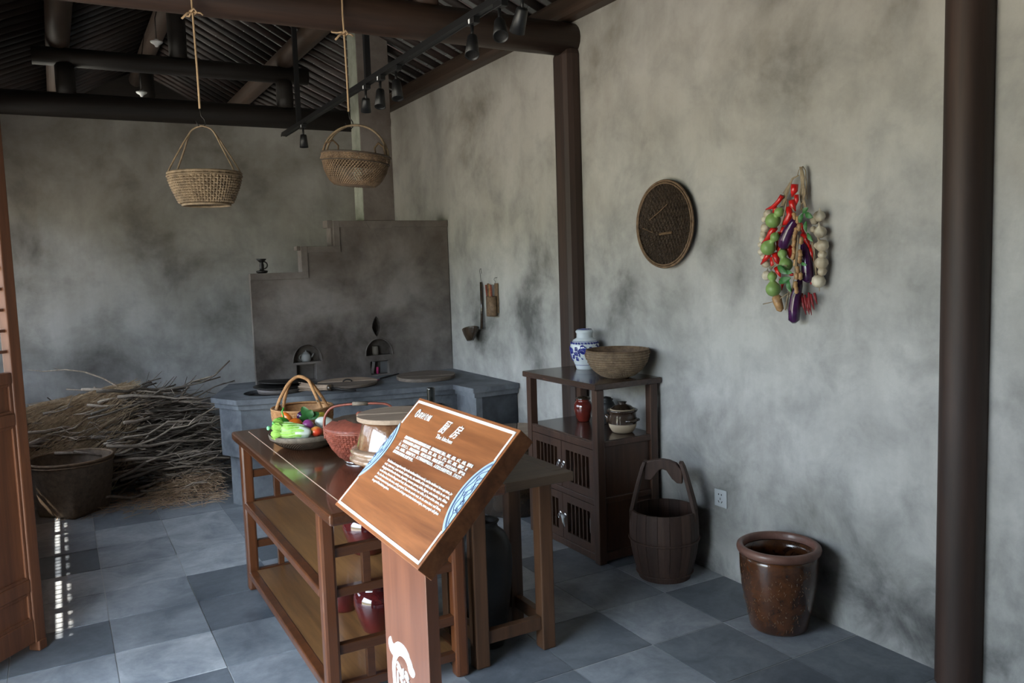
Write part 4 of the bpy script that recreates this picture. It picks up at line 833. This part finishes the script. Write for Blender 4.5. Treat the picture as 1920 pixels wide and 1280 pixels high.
for i in range(NS):
    a0, a1 = 2*pi*i/NS+.006, 2*pi*(i+1)/NS-.006; vs = []; rows = 9
    for j in range(rows):
        z = .355*j/(rows-1); ro = brad(z); ri = ro-.016
        if j == rows-1: ro -= .004
        for a in (a0, (a0+a1)/2, a1): vs += [(c[0]+ro*cos(a), c[1]+ro*sin(a), z), (c[0]+ri*cos(a), c[1]+ri*sin(a), z)]
    fs = []
    for j in range(rows-1):
        o_ = j*6; q_ = o_+6
        for k_ in (0, 2): fs += [(o_+k_, o_+k_+2, q_+k_+2, q_+k_), (o_+k_+3, o_+k_+1, q_+k_+1, q_+k_+3)]
        fs += [(o_+1, o_, q_, q_+1), (o_+4, o_+5, q_+5, q_+4)]
    o_ = (rows-1)*6; fs += [(o_, o_+2, o_+3, o_+1), (o_+2, o_+4, o_+5, o_+3), (1, 3, 2, 0), (3, 5, 4, 2)]
    obj('stave', MB().add(vs, fs), M_BUCK, t)
obj('bucket_bottom', MB().lathe([(0, .02), (.12, .02), (.12, .04), (0, .04)], c, 36), M_BUCK, t)
obj('hoop', MB().tube([(c[0]+(brad(.205)+.002)*cos(2*pi*i/48), c[1]+(brad(.205)+.002)*sin(2*pi*i/48), .205) for i in range(49)], .0055, 6), M_BUCK, t)
obj('hoop', MB().tube([(c[0]+(brad(.03)+.002)*cos(2*pi*i/48), c[1]+(brad(.03)+.002)*sin(2*pi*i/48), .03) for i in range(49)], .005, 6), M_BUCK, t)
hd = V((.70, -.714, 0)); hp = V((.714, .70, 0)); cc = V(c)
HM = lambda s_: MX(((hd.x*s_, hp.x, 0, cc.x), (hd.y*s_, hp.y, 0, cc.y), (0, 0, 1, 0), (0, 0, 0, 1)))
for s_ in (-1, 1):
    m_ = HM(s_); mb = MB()
    ws = [(.30, .158, .060), (.35, .158, .066), (.42, .142, .056), (.50, .122, .046), (.57, .102, .036), (.598, .090, .028)]; vs = []
    for z, x, w_ in ws: vs += [(x-.010, -w_, z), (x+.010, -w_, z), (x+.010, w_, z), (x-.010, w_, z)]
    fs = [(3, 2, 1, 0), (20, 21, 22, 23)]
    for j in range(5):
        for k_ in range(4): k2 = (k_+1) % 4; fs.append((4*j+k_, 4*j+k2, 4*j+4+k2, 4*j+4+k_))
    obj('upright', mb.add(vs, fs, mx=m_), M_BUCK, t, bev=.004)
yk = [(-.096, .500), (-.060, .500), (-.040, .525), (-.018, .555), (.0, .560), (.018, .553), (.045, .512), (.070, .490), (.098, .488), (.098, .560), (.070, .592), (.035, .607), (0, .612), (-.04, .609), (-.075, .600), (-.096, .590)]
yk = [(x, z) for x, z in yk]
YM = MX(((hd.x, 0, hp.x, cc.x), (hd.y, 0, hp.y, cc.y), (0, 1, 0, 0), (0, 0, 0, 1)))
obj('yoke_handle', MB().prism(yk, -.018, .018, YM), M_BUCK, t, bev=.006)
c = (2.60, 4.72, 0)
t = thing('wooden_tub', c, 'large dark round tub with a plank lid standing between stove and cabinet', 'tub')
obj('tub_body', MB().lathe([(0, 0), (.235, 0), (.242, .01), (.252, .15), (.262, .36), (.268, .49), (.255, .49), (.235, .03), (0, .03)], c, 48, fn=lambda a, j, z: 1+.004*cos(24*a)), M_CLAYD, t)
obj('ribbed_band', MB().lathe([(.262, .33), (.268, .335), (.27, .43), (.266, .435)], c, 120, fn=lambda a, j, z: 1+.006*cos(60*a)), M_CANED, t)
plank_lid((2.60, 4.72, .492), .275, .275, [-.15, -.03, .10], [M_LIDD, M_LIDW], 'round grey plank lid covering the large dark tub', RD(60), .028)
c = (1.53, 3.045, 0)
t = thing('black_jar', c, 'tall matt black clay jar standing on the floor under the stool table', 'jar')
obj('jar_body', MB().lathe([(0, 0), (.062, 0), (.068, .01), (.085, .12), (.102, .25), (.111, .36), (.108, .43), (.085, .49), (.055, .515), (.05, .53), (.06, .545), (.055, .55), (.042, .545), (.04, .5), (0, .45)], c, 48), M_BJAR, t)
# ---------------------------------------------------------------- jars on the table shelves
def jar(name, c, prof, m, label, lid=None, lm=M_LIDW, n=40):
    t = thing(name, c, label, 'jar'); obj('jar_body', MB().lathe(prof, c, n), m, t)
    if lid: obj('lid', MB().lathe(lid, c, n), lm, t)
    return t
def scale(p, sr, sz): return [(r*sr, z*sz) for r, z in p]
RJ = [(0, 0), (.62, 0), (.66, .03), (.85, .3), (1, .58), (.97, .75), (.80, .88), (.66, .92), (.74, .97), (.78, 1), (.70, 1), (.60, .93), (0, .9)]
jar('red_glazed_jar', (1.06, 3.19, .465), scale(RJ, .105, .185), M_RED, 'dark red glazed jar on the upper table shelf near the sign')
jar('red_glazed_jar', (1.10, 3.24, .102), scale(RJ, .098, .205), M_RED, 'round dark red glazed jar with wooden stopper on the lower table shelf', [(0, .195), (.062, .195), (.066, .208), (.05, .225), (0, .232)], M_LIDW)
jar('red_glazed_jar', (1.045, 3.52, .102), scale(RJ, .085, .20), M_RED, 'dark red glazed jar at the rear of the lower table shelf')
jar('olive_jar', (1.205, 3.025, .102), scale(RJ, .080, .30), M_BJAR, 'dark olive jar on the lower shelf behind the sign post')
# ---------------------------------------------------------------- on the table
c = V((1.08, 3.275, .825))
t = thing('red_cane_basket', c, 'dark red woven lidded basket with arched handle on the table', 'basket')
obj('basket_body', MB().lathe([(0, .006), (.070, .006), (.085, .02), (.118, .06), (.138, .10), (.146, .135), (.148, .146), (0, .146)], c, 90, fn=lambda a, j, z: 1+.008*cos(45*a+j*pi)), M_CANER, t)
obj('foot_ring', MB().lathe([(.066, .0), (.074, .0), (.072, .012), (.066, .012)], c, 40), M_SILV, t)
obj('body_weave', weave([(.092, .026), (.122, .065), (.141, .105), (.148, .135)], c, 70, 13, .0032, .005), M_CANER, t)
obj('lid', MB().lathe([(.150, .142), (.153, .149), (.146, .155), (.125, .169), (.095, .181), (.055, .189), (.02, .192), (0, .193)], c, 90, fn=lambda a, j, z: 1+.010*cos(30*a)), [M_CANER], t)
obj('dark_patches', MB().lathe([(.104, .179), (.080, .1865), (.045, .1920), (.02, .1940)][::1], c, 60, fn=lambda a, j, z: 1+.14*sin(3*a+j)), M_CANED, t)
obj('rim', ringt(c, .151, .0045, z=.146), M_CANER, t)
obj('knob', MB().lathe([(0, .190), (.014, .191), (.016, .200), (.010, .208), (0, .210)], c, 12, fn=lambda a, j, z: 1+.2*cos(5*a)), M_CANER, t)
pts = [c+ax*s_*x+V((0, 0, z)) for s_, x, z in [(-1, .150, .10), (-1, .153, .15), (-1, .146, .195), (-1, .118, .228), (-1, .07, .239), (1, 0, .242), (1, .07, .241), (1, .118, .234), (1, .143, .205), (1, .153, .15), (1, .150, .10)]]
obj('handle', MB().tube(cr(pts), .0075, 8, flat=.7), M_CANER, t)
obj('handle_binding', MB().tube([c+ax*x+V((0, 0, .2425)) for x in (-.03, 0, .035)], .0085, 10), M_CANEG, t)
c = (1.11, 2.955, .825)
t = thing('glazed_crock', c, 'brown glazed crock with wide rim and plank lid behind the sign', 'pot')
obj('crock_bowl', MB().lathe([(0, 0), (.095, 0), (.10, .006), (.135, .05), (.150, .068), (.150, .075), (0, .075)], c, 56), M_POTA, t)
obj('crock_rim', MB().lathe([(.148, .066), (.172, .072), (.179, .082), (.174, .092), (.160, .096), (.160, .100), (.171, .104), (.174, .112), (.166, .120), (.150, .124), (0, .124)], c, 56), glaze('rim_glaze', (.36, .26, .19), (.20, .11, .06), .15, 12, .9, .2), t)
obj('crock_cover', MB().lathe([(.150, .122), (.148, .132), (.136, .175), (.124, .215), (.118, .222), (0, .222)], c, 56), M_POTG, t)
plank_lid((1.125, 2.965, .825+.2225), .155, .150, [.0], [M_LIDW, M_LIDW], 'round two-plank weathered lid lying on the brown glazed crock', RD(-22), .018)
c = (1.335, 3.115, .825)
tag(obj('dark_bottle', MB().lathe([(0, 0), (.038, 0), (.042, .01), (.042, .15), (.036, .19), (.020, .215), (.0165, .235), (.0165, .295), (.018, .30), (.014, .302), (0, .295)], c, 28), mat('black_glass', (.01, .012, .012), .12, coat=.5), loc=c), 'black bottle whose neck rises behind the top edge of the sign', 'bottle')
# basket of vegetables
c = V((.965, 3.72, .825))
t = thing('shallow_basket', c, 'shallow grey-brown woven bowl holding the vegetables on the table', 'basket')
PF = [(.09, .002), (.125, .018), (.150, .038), (.160, .052)]
obj('basket_wall', diag(PF, c, 70, .55, .0020), M_CANED, t); obj('basket_lining', MB().lathe([(0, .003), (.088, .004), (.122, .019), (.147, .038), (.157, .050), (.153, .048), (.118, .022), (.085, .008), (0, .008)], c, 60), M_CANED, t)
obj('rim', MB().lathe([(.157, .044), (.163, .046), (.168, .066), (.165, .069), (.158, .066), (.155, .048)], c, 60), M_CANEG, t)
vg = 'fake vegetables and fruit in the shallow basket'
def ell(name, p, r, sc_, m, label, cat, rot=None, fn=None, extra=None):
    t = thing(name, p, label, cat, vg); q = MX.Translation(p) @ (rot or MX.Identity(4)) @ MX.Diagonal((*sc_, 1))
    obj('flesh', MB().lathe([(r*sin(a), -r*cos(a)) for a in [pi*i/16 for i in range(17)]], (0, 0, 0), 28, fn=fn, mx=q), m, t); return t
RX_ = lambda v_: V(v_).to_track_quat('Z', 'Y').to_matrix().to_4x4()
t = thing('chinese_cabbage', (.88, 3.63, .91), 'light green and white cabbage lying across the basket front', 'cabbage', vg)
A = V((.822, 3.665, .930)); Bq = V((.958, 3.600, .903)); dq = (Bq-A)
q = MX.Translation(A) @ RX_(dq); L_ = dq.length
obj('leaf_head', MB().lathe([(0, -.012), (.018, -.008), (.030, .012), (.036, .04), (.036, .07), (.031, .095), (.026, L_*.8)], (0, 0, 0), 36, fn=lambda a, j, z: 1+.06*cos(9*a+z*60), mx=q), V_CAB, t)
obj('white_stem', MB().lathe([(.030, .078), (.031, .09), (.028, .12), (.020, .142), (.012, .150), (0, .152)], (0, 0, 0), 30, fn=lambda a, j, z: 1+.06*cos(6*a), mx=q), V_STEM, t)
lf = MB(); random.seed(4)
for i in range(16):
    a = 2*pi*i/16; pts = [q @ V(((.037-.010*abs(s_-.5))*cos(a+.25*sin(s_*5)), (.037-.010*abs(s_-.5))*sin(a+.25*sin(s_*5)), -.005+.12*s_)) for s_ in [k_/8 for k_ in range(9)]]; lf.tube(pts, .0016, 4)
obj('leaf_rib', lf, veg('leaf_rib_green', (.55, .78, .38)), t)
lf = MB()
for i in range(9):
    a = 2*pi*i/9; e_ = q @ V((.040*cos(a), .040*sin(a), -.012)); lf.join(leafm(q @ V((.030*cos(a), .030*sin(a), .03)), e_-(q @ V((.030*cos(a), .030*sin(a), .03))), .048, .020, (e_-(q @ V((0, 0, 0)))).normalized()))
obj('outer_leaf', lf, V_CAB, t)
t = ell('green_pepper', (.856, 3.735, .940), .026, (1, 1, 1.5), V_PEP, 'glossy dark green pepper behind the cabbage', 'pepper', RX_((-.9, .1, .05)), lambda a, j, z: 1+.10*cos(4*a))
obj('stem', MB().tube([(.875, 3.745, .955), (.872, 3.75, .975), (.868, 3.752, .99), (.878, 3.752, 1.008)], .0035, 6), V_PEP, t)
t = ell('green_bean_tip', (.800, 3.735, .925), .0085, (1, 1, 1.2), veg('pale_green', (.25, .62, .35)), 'small pale green round tip poking out left of the cabbage', 'vegetable'); obj('stem', MB().tube([(.803, 3.735, .925), (.835, 3.735, .922)], .005, 6), V_PEP, t)
ell('orange_pepper', (.902, 3.795, .950), .020, (1, 1, 1.7), V_ORG, 'small long orange pepper behind the orange fruit', 'pepper', RX_((.5, -.4, -.7)), lambda a, j, z: 1+.06*cos(3*a))
t = ell('orange', (.917, 3.715, .933), .029, (1.08, 1.08, .95), V_ORG, 'round orange fruit in the middle of the basket', 'orange')
t = ell('purple_radish', (.966, 3.685, .925), .026, (1, 1, 1.05), V_RAD, 'round magenta radish between the orange and the white radish', 'radish'); obj('root', MB().tube([(.955, 3.665, .905), (.945, 3.65, .895)], [.006, .001], 6), V_RAD, t)
t = ell('purple_onion', (.968, 3.795, .950), .023, (1, 1, 1.1), V_PUR, 'dark purple onion under the leafy green', 'onion')
t = thing('leafy_green', (.985, 3.745, .95), 'bright green broad leaf standing up behind the magenta radish', 'leaf', vg)
for (dx, dy, dz, L_, w_) in ((-.35, .1, .9, .062, .018), (.8, -.2, .35, .055, .018), (-.9, -.1, .05, .045, .015), (.2, -.2, .6, .045, .018)): obj('leaf', leafm(V((.985, 3.745, .945)), V((dx, dy, dz)), L_, w_, V((-.3, -.9, .35)).normalized()), V_LEAF, t)
ell('lemon', (1.060, 3.795, .938), .022, (1.2, 1, 1), V_YEL, 'small yellow lemon behind the white radish', 'lemon')
ell('white_radish', (1.055, 3.715, .922), .028, (1, 1, 1.75), V_WHT, 'thick white radish lying at the right side of the basket', 'radish', RX_((.92, .05, -.28)))
t = ell('peach', (.985, 3.620, .905), .023, (1.25, 1.1, 1), V_TOM, 'red and yellow peach at the front rim of the basket', 'peach'); obj('leaf', leafm(V((.968, 3.605, .905)), V((-.8, -.2, .2)), .02, .006, V((-.3, -.9, .3)).normalized()), V_LEAF, t)
ell('potato', (1.028, 3.625, .895), .017, (1.3, 1, .9), V_NUT, 'small tan potato beside the peach under the white radish', 'potato')
# handled basket behind
c = V((1.04, 4.055, .825))
t = thing('handled_basket', c, 'warm tan split-bamboo basket with twisted arch handle at table end', 'basket')
PF = [(.120, .004), (.138, .03), (.146, .08), (.148, .122)]
obj('basket_wall', weave(PF, c, 60, 13, .0046, .004), M_CANEW, t); obj('basket_lining', MB().lathe([(0, .004), (.116, .004), (.134, .03), (.142, .08), (.144, .120), (.139, .118), (.136, .08), (.128, .03), (.11, .012), (0, .012)], c, 60), M_CANEW, t)
obj('rim', ringt(c, .148, .0060, z=.126).join(ringt(c, .143, .0045, z=.127)), M_CANEW, t)
for o_, r_ in ((-.045, .0085), (.045, .0085)):
    pts = [c+ax*(-.115)+ay*o_*1.4+V((0, 0, .09)), c+ax*(-.105)+ay*o_*1.3+V((0, 0, .15)), c+ax*(-.082)+ay*o_*.8+V((0, 0, .205)), c+ax*(-.052)+ay*o_*.3+V((0, 0, .255)), c+ax*(-.01)+V((0, 0, .280)), c+ax*.035+V((0, 0, .262)), c+ax*.065+ay*o_*.6+V((0, 0, .215)), c+ax*.095+ay*o_*1.1+V((0, 0, .155)), c+ax*.118+ay*o_*1.4+V((0, 0, .10))]
    obj('handle', MB().tube(cr(pts), r_, 7), M_CANEW, t); obj('handle_binding', MB().tube([pts[1]+V((.008, -.008, .01)), pts[1]+V((-.014, .006, -.02)), pts[0]+V((.01, -.01, -.01)), pts[0]+V((-.012, 0, .012))], .0038, 5).tube([pts[-2]+V((-.012, -.008, .012)), pts[-2]+V((.014, .006, -.02)), pts[-1]+V((-.01, -.01, -.01))], .0038, 5), M_CANEL, t)
# ---------------------------------------------------------------- on and in the cabinet
c = (2.77, 4.09, .984)
t = thing('porcelain_jar', c, 'blue and white porcelain ginger jar with lid on top of the cabinet', 'jar')
JP = [(0, 0), (.052, 0), (.055, .008), (.060, .025), (.078, .07), (.088, .115), (.086, .15), (.070, .178), (.052, .188), (.048, .192), (0, .192)]
obj('jar_body', MB().lathe(JP, c, 48), M_PORC, t)
obj('lid', MB().lathe([(.047, .190), (.049, .192), (.048, .215), (.053, .222), (.054, .230), (.045, .238), (.02, .243), (0, .244)], c, 40), M_PORC, t)
def jr(z):
    for (r0, z0), (r1, z1) in zip(JP, JP[1:]):
        if z0 <= z <= z1 and z1 > z0: return r0+(r1-r0)*(z-z0)/(z1-z0)
    return .05
bl_ = MB(); random.seed(8)
def jl(pts, w_=.0014): bl_.tube([(c[0]+(jr(z)+.0008)*cos(a), c[1]+(jr(z)+.0008)*sin(a), c[2]+z) for a, z in pts], w_*1.7, 6)
for z in (.028, .166, .172, .20): jl([(2*pi*i/48, z) for i in range(49)], .0008) if z < .19 else None
for i in range(26): a = 2*pi*i/26; jl([(a, .157), (a+.05, .163), (a+.1, .157), (a+.16, .161)], .0024)
for k_ in range(6):
    a0 = pi+2*pi*k_/6+.35
    for j in range(3):                               # characters down the panel
        zc_ = .128-j*.030
        for s_ in [((-.08, .010), (.08, .010)), ((-.08, .0), (.08, .0)), ((0, .012), (0, -.012)), ((-.08, -.010), (.08, -.010)), ((-.09, .012), (-.09, -.010)), ((.09, .006), (.09, -.012))]: jl([(a0+s_[0][0], zc_+s_[0][1]), (a0+s_[1][0], zc_+s_[1][1])], .0016)
    b0 = a0+pi/6
    for rr in (.016, .010, .005): jl([(b0+rr/.085*cos(t_)*1.1, .115+rr*sin(t_)) for t_ in [2*pi*i/14 for i in range(15)]], .0022)
    for s_ in range(16): t_ = random.uniform(0, 6.28); rr = random.uniform(.012, .034); jl([(b0+rr/.085*cos(t_)*.9, .10+rr*1.4*sin(t_)), (b0+(rr+.006)/.085*cos(t_+.3)*.9, .10+(rr+.006)*1.3*sin(t_+.3)), (b0+rr/.085*cos(t_+.6)*.9, .10+rr*1.4*sin(t_+.6))], .0020)
obj('painted_pattern', bl_, M_BLUE, t)
bl2 = MB()
for rr in (.043, .030, .016): bl2.tube([(c[0]+rr*cos(2*pi*i/24), c[1]+rr*sin(2*pi*i/24), c[2]+.2405+.003*(1-rr/.045)) for i in range(25)], .0028, 4, flat=.5)
obj('lid_pattern', bl2, M_BLUE, t)
c = V((2.695, 3.66, .985))
t = thing('bowl_basket', c, 'large round brown coiled bowl-shaped basket on top of the cabinet', 'basket')
BP = [(.0, .0), (.05, .001), (.095, .015), (.135, .045), (.162, .085), (.172, .120), (.171, .150)]
obj('basket_shell', MB().lathe(BP+[(.166, .150), (.166, .12), (.155, .085), (.128, .05), (.09, .02), (0, .01)], c, 72), M_CANEB, t)
obj('coils', weave(BP[1:], c, 110, 15, .0038, .0028, None, 1), cane('coil_cane', (.27, .20, .13), (.14, .095, .06)), t)
obj('upright_fibres', weave(BP[2:], c, 12, 1, .0018, .002, None, 130), cane('fibre', (.20, .145, .09), (.10, .07, .045)), t)
obj('rim', ringt(c, .171, .0045, z=.153), M_CANEB, t)
obj('ear', MB().tube([c-ax*.168+V((0, 0, .150)), c-ax*.178+V((0, 0, .130)), c-ax*.170+V((0, 0, .105))], .005, 6).tube([c+ax*.170+V((0, 0, .158)), c+ax*.180+V((0, 0, .135)), c+ax*.172+V((0, 0, .12))], .005, 6), M_CANEB, t)
c = (2.725, 3.665, .672)
t = thing('clay_pot', c, 'brown and cream lidded clay medicine pot on the open cabinet shelf', 'pot')
obj('pot_base', MB().lathe([(0, 0), (.050, 0), (.060, .006), (.074, .030), (.079, .052), (0, .052)], c, 40), M_CREAM, t)
obj('pot_body', MB().lathe([(.079, .052), (.080, .07), (.076, .095), (.074, .112), (.082, .118), (.086, .128), (.080, .130), (.066, .122), (0, .118)], c, 40), glaze('pot_brown', (.075, .045, .028), (.035, .022, .016), .2, 8, .6), t)
obj('lid', MB().lathe([(.070, .124), (.064, .134), (.050, .148), (.022, .158), (.020, .163), (.026, .170), (.024, .173), (0, .174)], c, 40), M_CLAYD, t)
obj('lid_band', MB().lathe([(.0705, .1245), (.066, .1335)], c, 40), M_CREAM, t)
C_ = V(c); obj('spout', MB().tube([C_-ax*.072+V((0, 0, .062)), C_-ax*.082+V((0, 0, .085)), C_-ax*.092+V((0, 0, .104))], [.020, .014, .012], 12), glaze('spout_brown', (.075, .045, .028), (.035, .022, .016), .2, 8, .6), t)
obj('side_handle', MB().tube([C_+V((-.03, -.068, .070)), C_+V((.0, -.095, .074)), C_+V((.045, -.085, .078)), C_+V((.058, -.055, .074))], .009, 8), M_CLAYD, t)
c = (2.735, 4.07, .672)
jar('red_glazed_jar', c, scale(RJ, .058, .135), glaze('red_brown_glaze', (.20, .028, .018), (.09, .015, .012), .1, 6, .9), 'red-brown glazed jar standing at the rear of the open cabinet shelf', [(0, .130), (.042, .130), (.044, .142), (.02, .150), (0, .152)], M_CLAYD)
jar('black_glazed_jar', (2.80, 3.925, .672), scale(RJ, .055, .145), M_BJAR, 'black jar behind the front post of the open cabinet shelf', [(0, .14), (.034, .14), (.03, .155), (0, .162)], M_BJAR)
# ---------------------------------------------------------------- firewood and straw
c = V((.015, 6.43, 0))
t = thing('grain_basket', c, 'large dark brown round-mouthed square-bottomed basket in front of the firewood', 'basket')
def sq(a, k_): return 1+k_*(1/max(abs(cos(a-.75)), abs(sin(a-.75)))-1.12)
zs = [(.175, .0, .9), (.185, .02, .8), (.215, .13, .5), (.245, .25, .2), (.265, .35, .03), (.270, .385, 0)]
N = 72; vs = []; fs = []
for inn in (0, 1):
    for r_, z, k_ in zs:
        for i in range(N): a = 2*pi*i/N; rr = (r_-(.010 if inn else 0))*sq(a, k_)*(1+.006*cos(36*a)); vs.append((c.x+rr*cos(a), c.y+rr*sin(a), z+(.008 if inn and z < .1 else 0)))
M6 = len(zs)
for j in range(M6-1):
    for i in range(N):
        k_ = (i+1) % N; fs.append((j*N+i, j*N+k_, (j+1)*N+k_, (j+1)*N+i)); o_ = M6*N; fs.append((o_+j*N+k_, o_+j*N+i, o_+(j+1)*N+i, o_+(j+1)*N+k_))
fs += [tuple(range(N))[::-1], tuple(range(M6*N, M6*N+N))]
obj('basket_wall', MB().add(vs, fs, True), M_GRAIN, t)
obj('rim', ringt(c, .268, .010, z=.385).join(ringt(c, .274, .005, z=.365)), M_CANEB, t)
def stick_mesh(L_, r_, k_):
    m = MB(); rnd = random.Random(k_); pts = []; rs = []
    for i in range(7): t_ = i/6; pts.append(V((L_*(t_-.5), rnd.uniform(-.012, .012)+.06*L_*sin(pi*t_)*rnd.choice((-1, 1))*.5, rnd.uniform(-.012, .012)))); rs.append(r_*(1-.6*t_)*rnd.uniform(.85, 1.1))
    m.tube(pts, rs, 5)
    for i in (3, 4, 5):
        if rnd.random() < .6: p = pts[i]; m.tube([p, p+V((.07, rnd.uniform(-.05, .05), rnd.uniform(-.05, .05))), p+V((.15, rnd.uniform(-.08, .08), rnd.uniform(-.08, .08)))], [r_*.4, r_*.3, r_*.15], 4)
    return m
def top_at(x):                                     # heap profile across the room
    P_ = [(-.45, .60), (-.15, .68), (.10, .71), (.32, .76), (.52, .80), (.70, .74), (.85, .64), (1.0, .50), (1.12, .30), (1.3, .12)]
    for (x0, z0), (x1, z1) in zip(P_, P_[1:]):
        if x0 <= x <= x1: return z0+(z1-z0)*(x-x0)/(x1-x0)
    return .5 if x < 0 else .1
sm_ = [stick_mesh(random.Random(i).uniform(.5, 1.0), random.Random(i+50).uniform(.007, .0145), i).mesh('firewood_stick', M_STICK) for i in range(14)]
def front(x): return 6.74 if x < .30 else (6.74-(x-.30)*.9 if x < .62 else 6.45)
random.seed(31); wl_ = 'thin grey-brown branch in the heap of firewood at the back left'; wg = 'branches in the firewood heap'
for i in range(295):
    x = random.uniform(-.30, .80); y = min(7.32, front(x)+abs(random.gauss(0, .22)))
    rz = random.gauss(-.10, .32); ry_ = random.gauss(-.05 if x > .45 else -.12, .15); k_ = i % 14
    y = min(max(front(x)+.02+(.35*abs(sin(rz)) if x < .5 else 0), y), YB-.06-.5*abs(sin(rz)))
    tz = top_at(x)*min(1, .30+(y-front(x))/.30)
    z = max(.04, tz*random.random()**.55-.01)
    o = bpy.data.objects.new('firewood_stick', sm_[k_]); COL.objects.link(o)
    o.location = (x, y, z); o.rotation_euler = (random.uniform(0, 6.28), ry_, rz)
    tag(o, wl_, 'firewood', wg)
tw = MB(); random.seed(77)
for i in range(1900):                              # brush filling the heap
    x = random.uniform(-.45, 1.0); y = front(x)+.05+random.random()*.6; y = min(y, 7.38); tz = top_at(x)*min(1, .1+(y-front(x))/.32)
    z = tz*random.random()**.5*.93; L_ = random.uniform(.12, .38); a = random.gauss(0, .4); b_ = random.gauss(.0, .2)
    d_ = V((cos(a)*cos(b_), sin(a)*cos(b_), sin(b_)))*L_; p = V((x, y, max(.02, z)))
    p1, p2 = p-d_*.5, p+d_*.5
    if max(p1.y, p2.y) > YB-.02 or min(p1.z, p2.z) < .004 or max(p1.x, p2.x) > 1.2: continue
    tw.tube([p1, p+V((0, 0, random.uniform(-.01, .01))), p2], random.uniform(.002, .0055), 4, cap=False)
tag(obj('brushwood', tw, M_STICK, loc=(.3, 7, 0), kind='stuff'), 'tangle of thin twigs filling the firewood heap', 'brushwood')
gr_ = MB()
for i in range(1300):                               # dry grass thrown over the left of the heap
    x = random.uniform(-.28, .45); y = front(x)+random.uniform(-.01, .30); z = top_at(x)*min(1, .35+(y-front(x))/.30)+random.uniform(-.04, .02)
    L_ = random.uniform(.2, .48); d_ = V((.72+random.gauss(0, .2), .22+random.gauss(0, .1), .40+random.gauss(0, .16))).normalized()*L_; p = V((x, y, z)); p0 = p-d_*.6; p0.z = max(.02, p0.z); p0.y = max(p0.y, front(x)-.03)
    e_ = p+d_*.4
    if e_.y > YB-.02 or e_.z > top_at(e_.x)+.04: continue
    gr_.tube([p0, p+V((0, 0, .02)), e_], random.uniform(.0014, .0028), 3, cap=False)
tag(obj('dry_grass', gr_, cane('dry_grass', (.62, .48, .32), (.22, .155, .095), .85, 35), loc=(.1, 6.7, .3), kind='stuff'), 'brown dry grass stems spread over the left side of the firewood heap', 'grass')
st_ = MB(); random.seed(78)
for i in range(2000):
    x = random.gauss(.82, .22); y = 6.50+random.gauss(0, .16); hm = .22*max(0, 1-((x-.88)/.38)**2)*max(0, min(1, (y-6.25)/.35))
    if x > 1.02 and y > 6.0 and x > .90+.1: continue
    if y > 7.3 or x < .15: continue
    L_ = random.uniform(.06, .2); a = random.uniform(0, 3.14); b_ = random.gauss(0, .18); p = V((x, y, .006+hm*random.random()**.5)); d_ = V((cos(a)*cos(b_), sin(a)*cos(b_), sin(b_)))*L_*.5
    p0, p1 = p-d_, p+d_; p0.z = max(.003, p0.z); p1.z = max(.003, p1.z)
    if max(p0.x, p1.x) > 1.045: continue
    st_.tube([p0, p+V((0, 0, .006)), p1], random.uniform(.001, .0022), 3, cap=False)
for i in range(160):
    x = random.uniform(-.1, 1.0); y = random.uniform(6.15, 6.6); a = random.uniform(0, 3.14); L_ = random.uniform(.03, .12); d_ = V((cos(a), sin(a), 0))*L_*.5
    st_.tube([V((x, y, .004))-d_, V((x, y, .006)), V((x, y, .004))+d_], .0013, 3, cap=False)
tag(obj('straw', st_, M_STRAW, loc=(.8, 6.5, 0), kind='stuff'), 'yellow straw strewn on the floor between firewood and stove', 'straw')
tag(obj('long_branch', MB().tube([(.42, 6.95, .72), (.36, 7.0, .80), (.28, 7.05, .855), (.16, 7.1, .91), (.03, 7.15, .935), (-.12, 7.2, .93), (-.22, 7.22, .95)], [.008, .007, .0065, .006, .005, .004, .002], 6).tube([(.0, 7.16, .935), (-.05, 7.15, .955)], [.003, .001], 4), M_STICK, loc=(.1, 7.1, .9)), 'long bent branch arching above the heap against the back wall', 'branch')
tag(obj('forked_branch', MB().tube([(.76, 6.75, .66), (.95, 6.66, .64), (1.10, 6.6, .61)], [.008, .006, .0035], 6).tube([(.90, 6.68, .645), (.97, 6.66, .665), (1.0, 6.65, .66)], [.004, .003, .0015], 5), M_STICK, loc=(.9, 6.7, .64)), 'branch sticking out of the heap to the right towards the stove', 'branch')
tag(obj('loose_twig', MB().tube([(.30, 6.02, .006), (.34, 6.04, .008), (.42, 6.10, .005)], .002, 4), M_STRAW, loc=(.34, 6.05, 0)), 'thin twig lying alone on the floor tiles before the straw', 'twig')
for o in list(bpy.data.objects):
    if 'o' in o.keys(): del o['o']
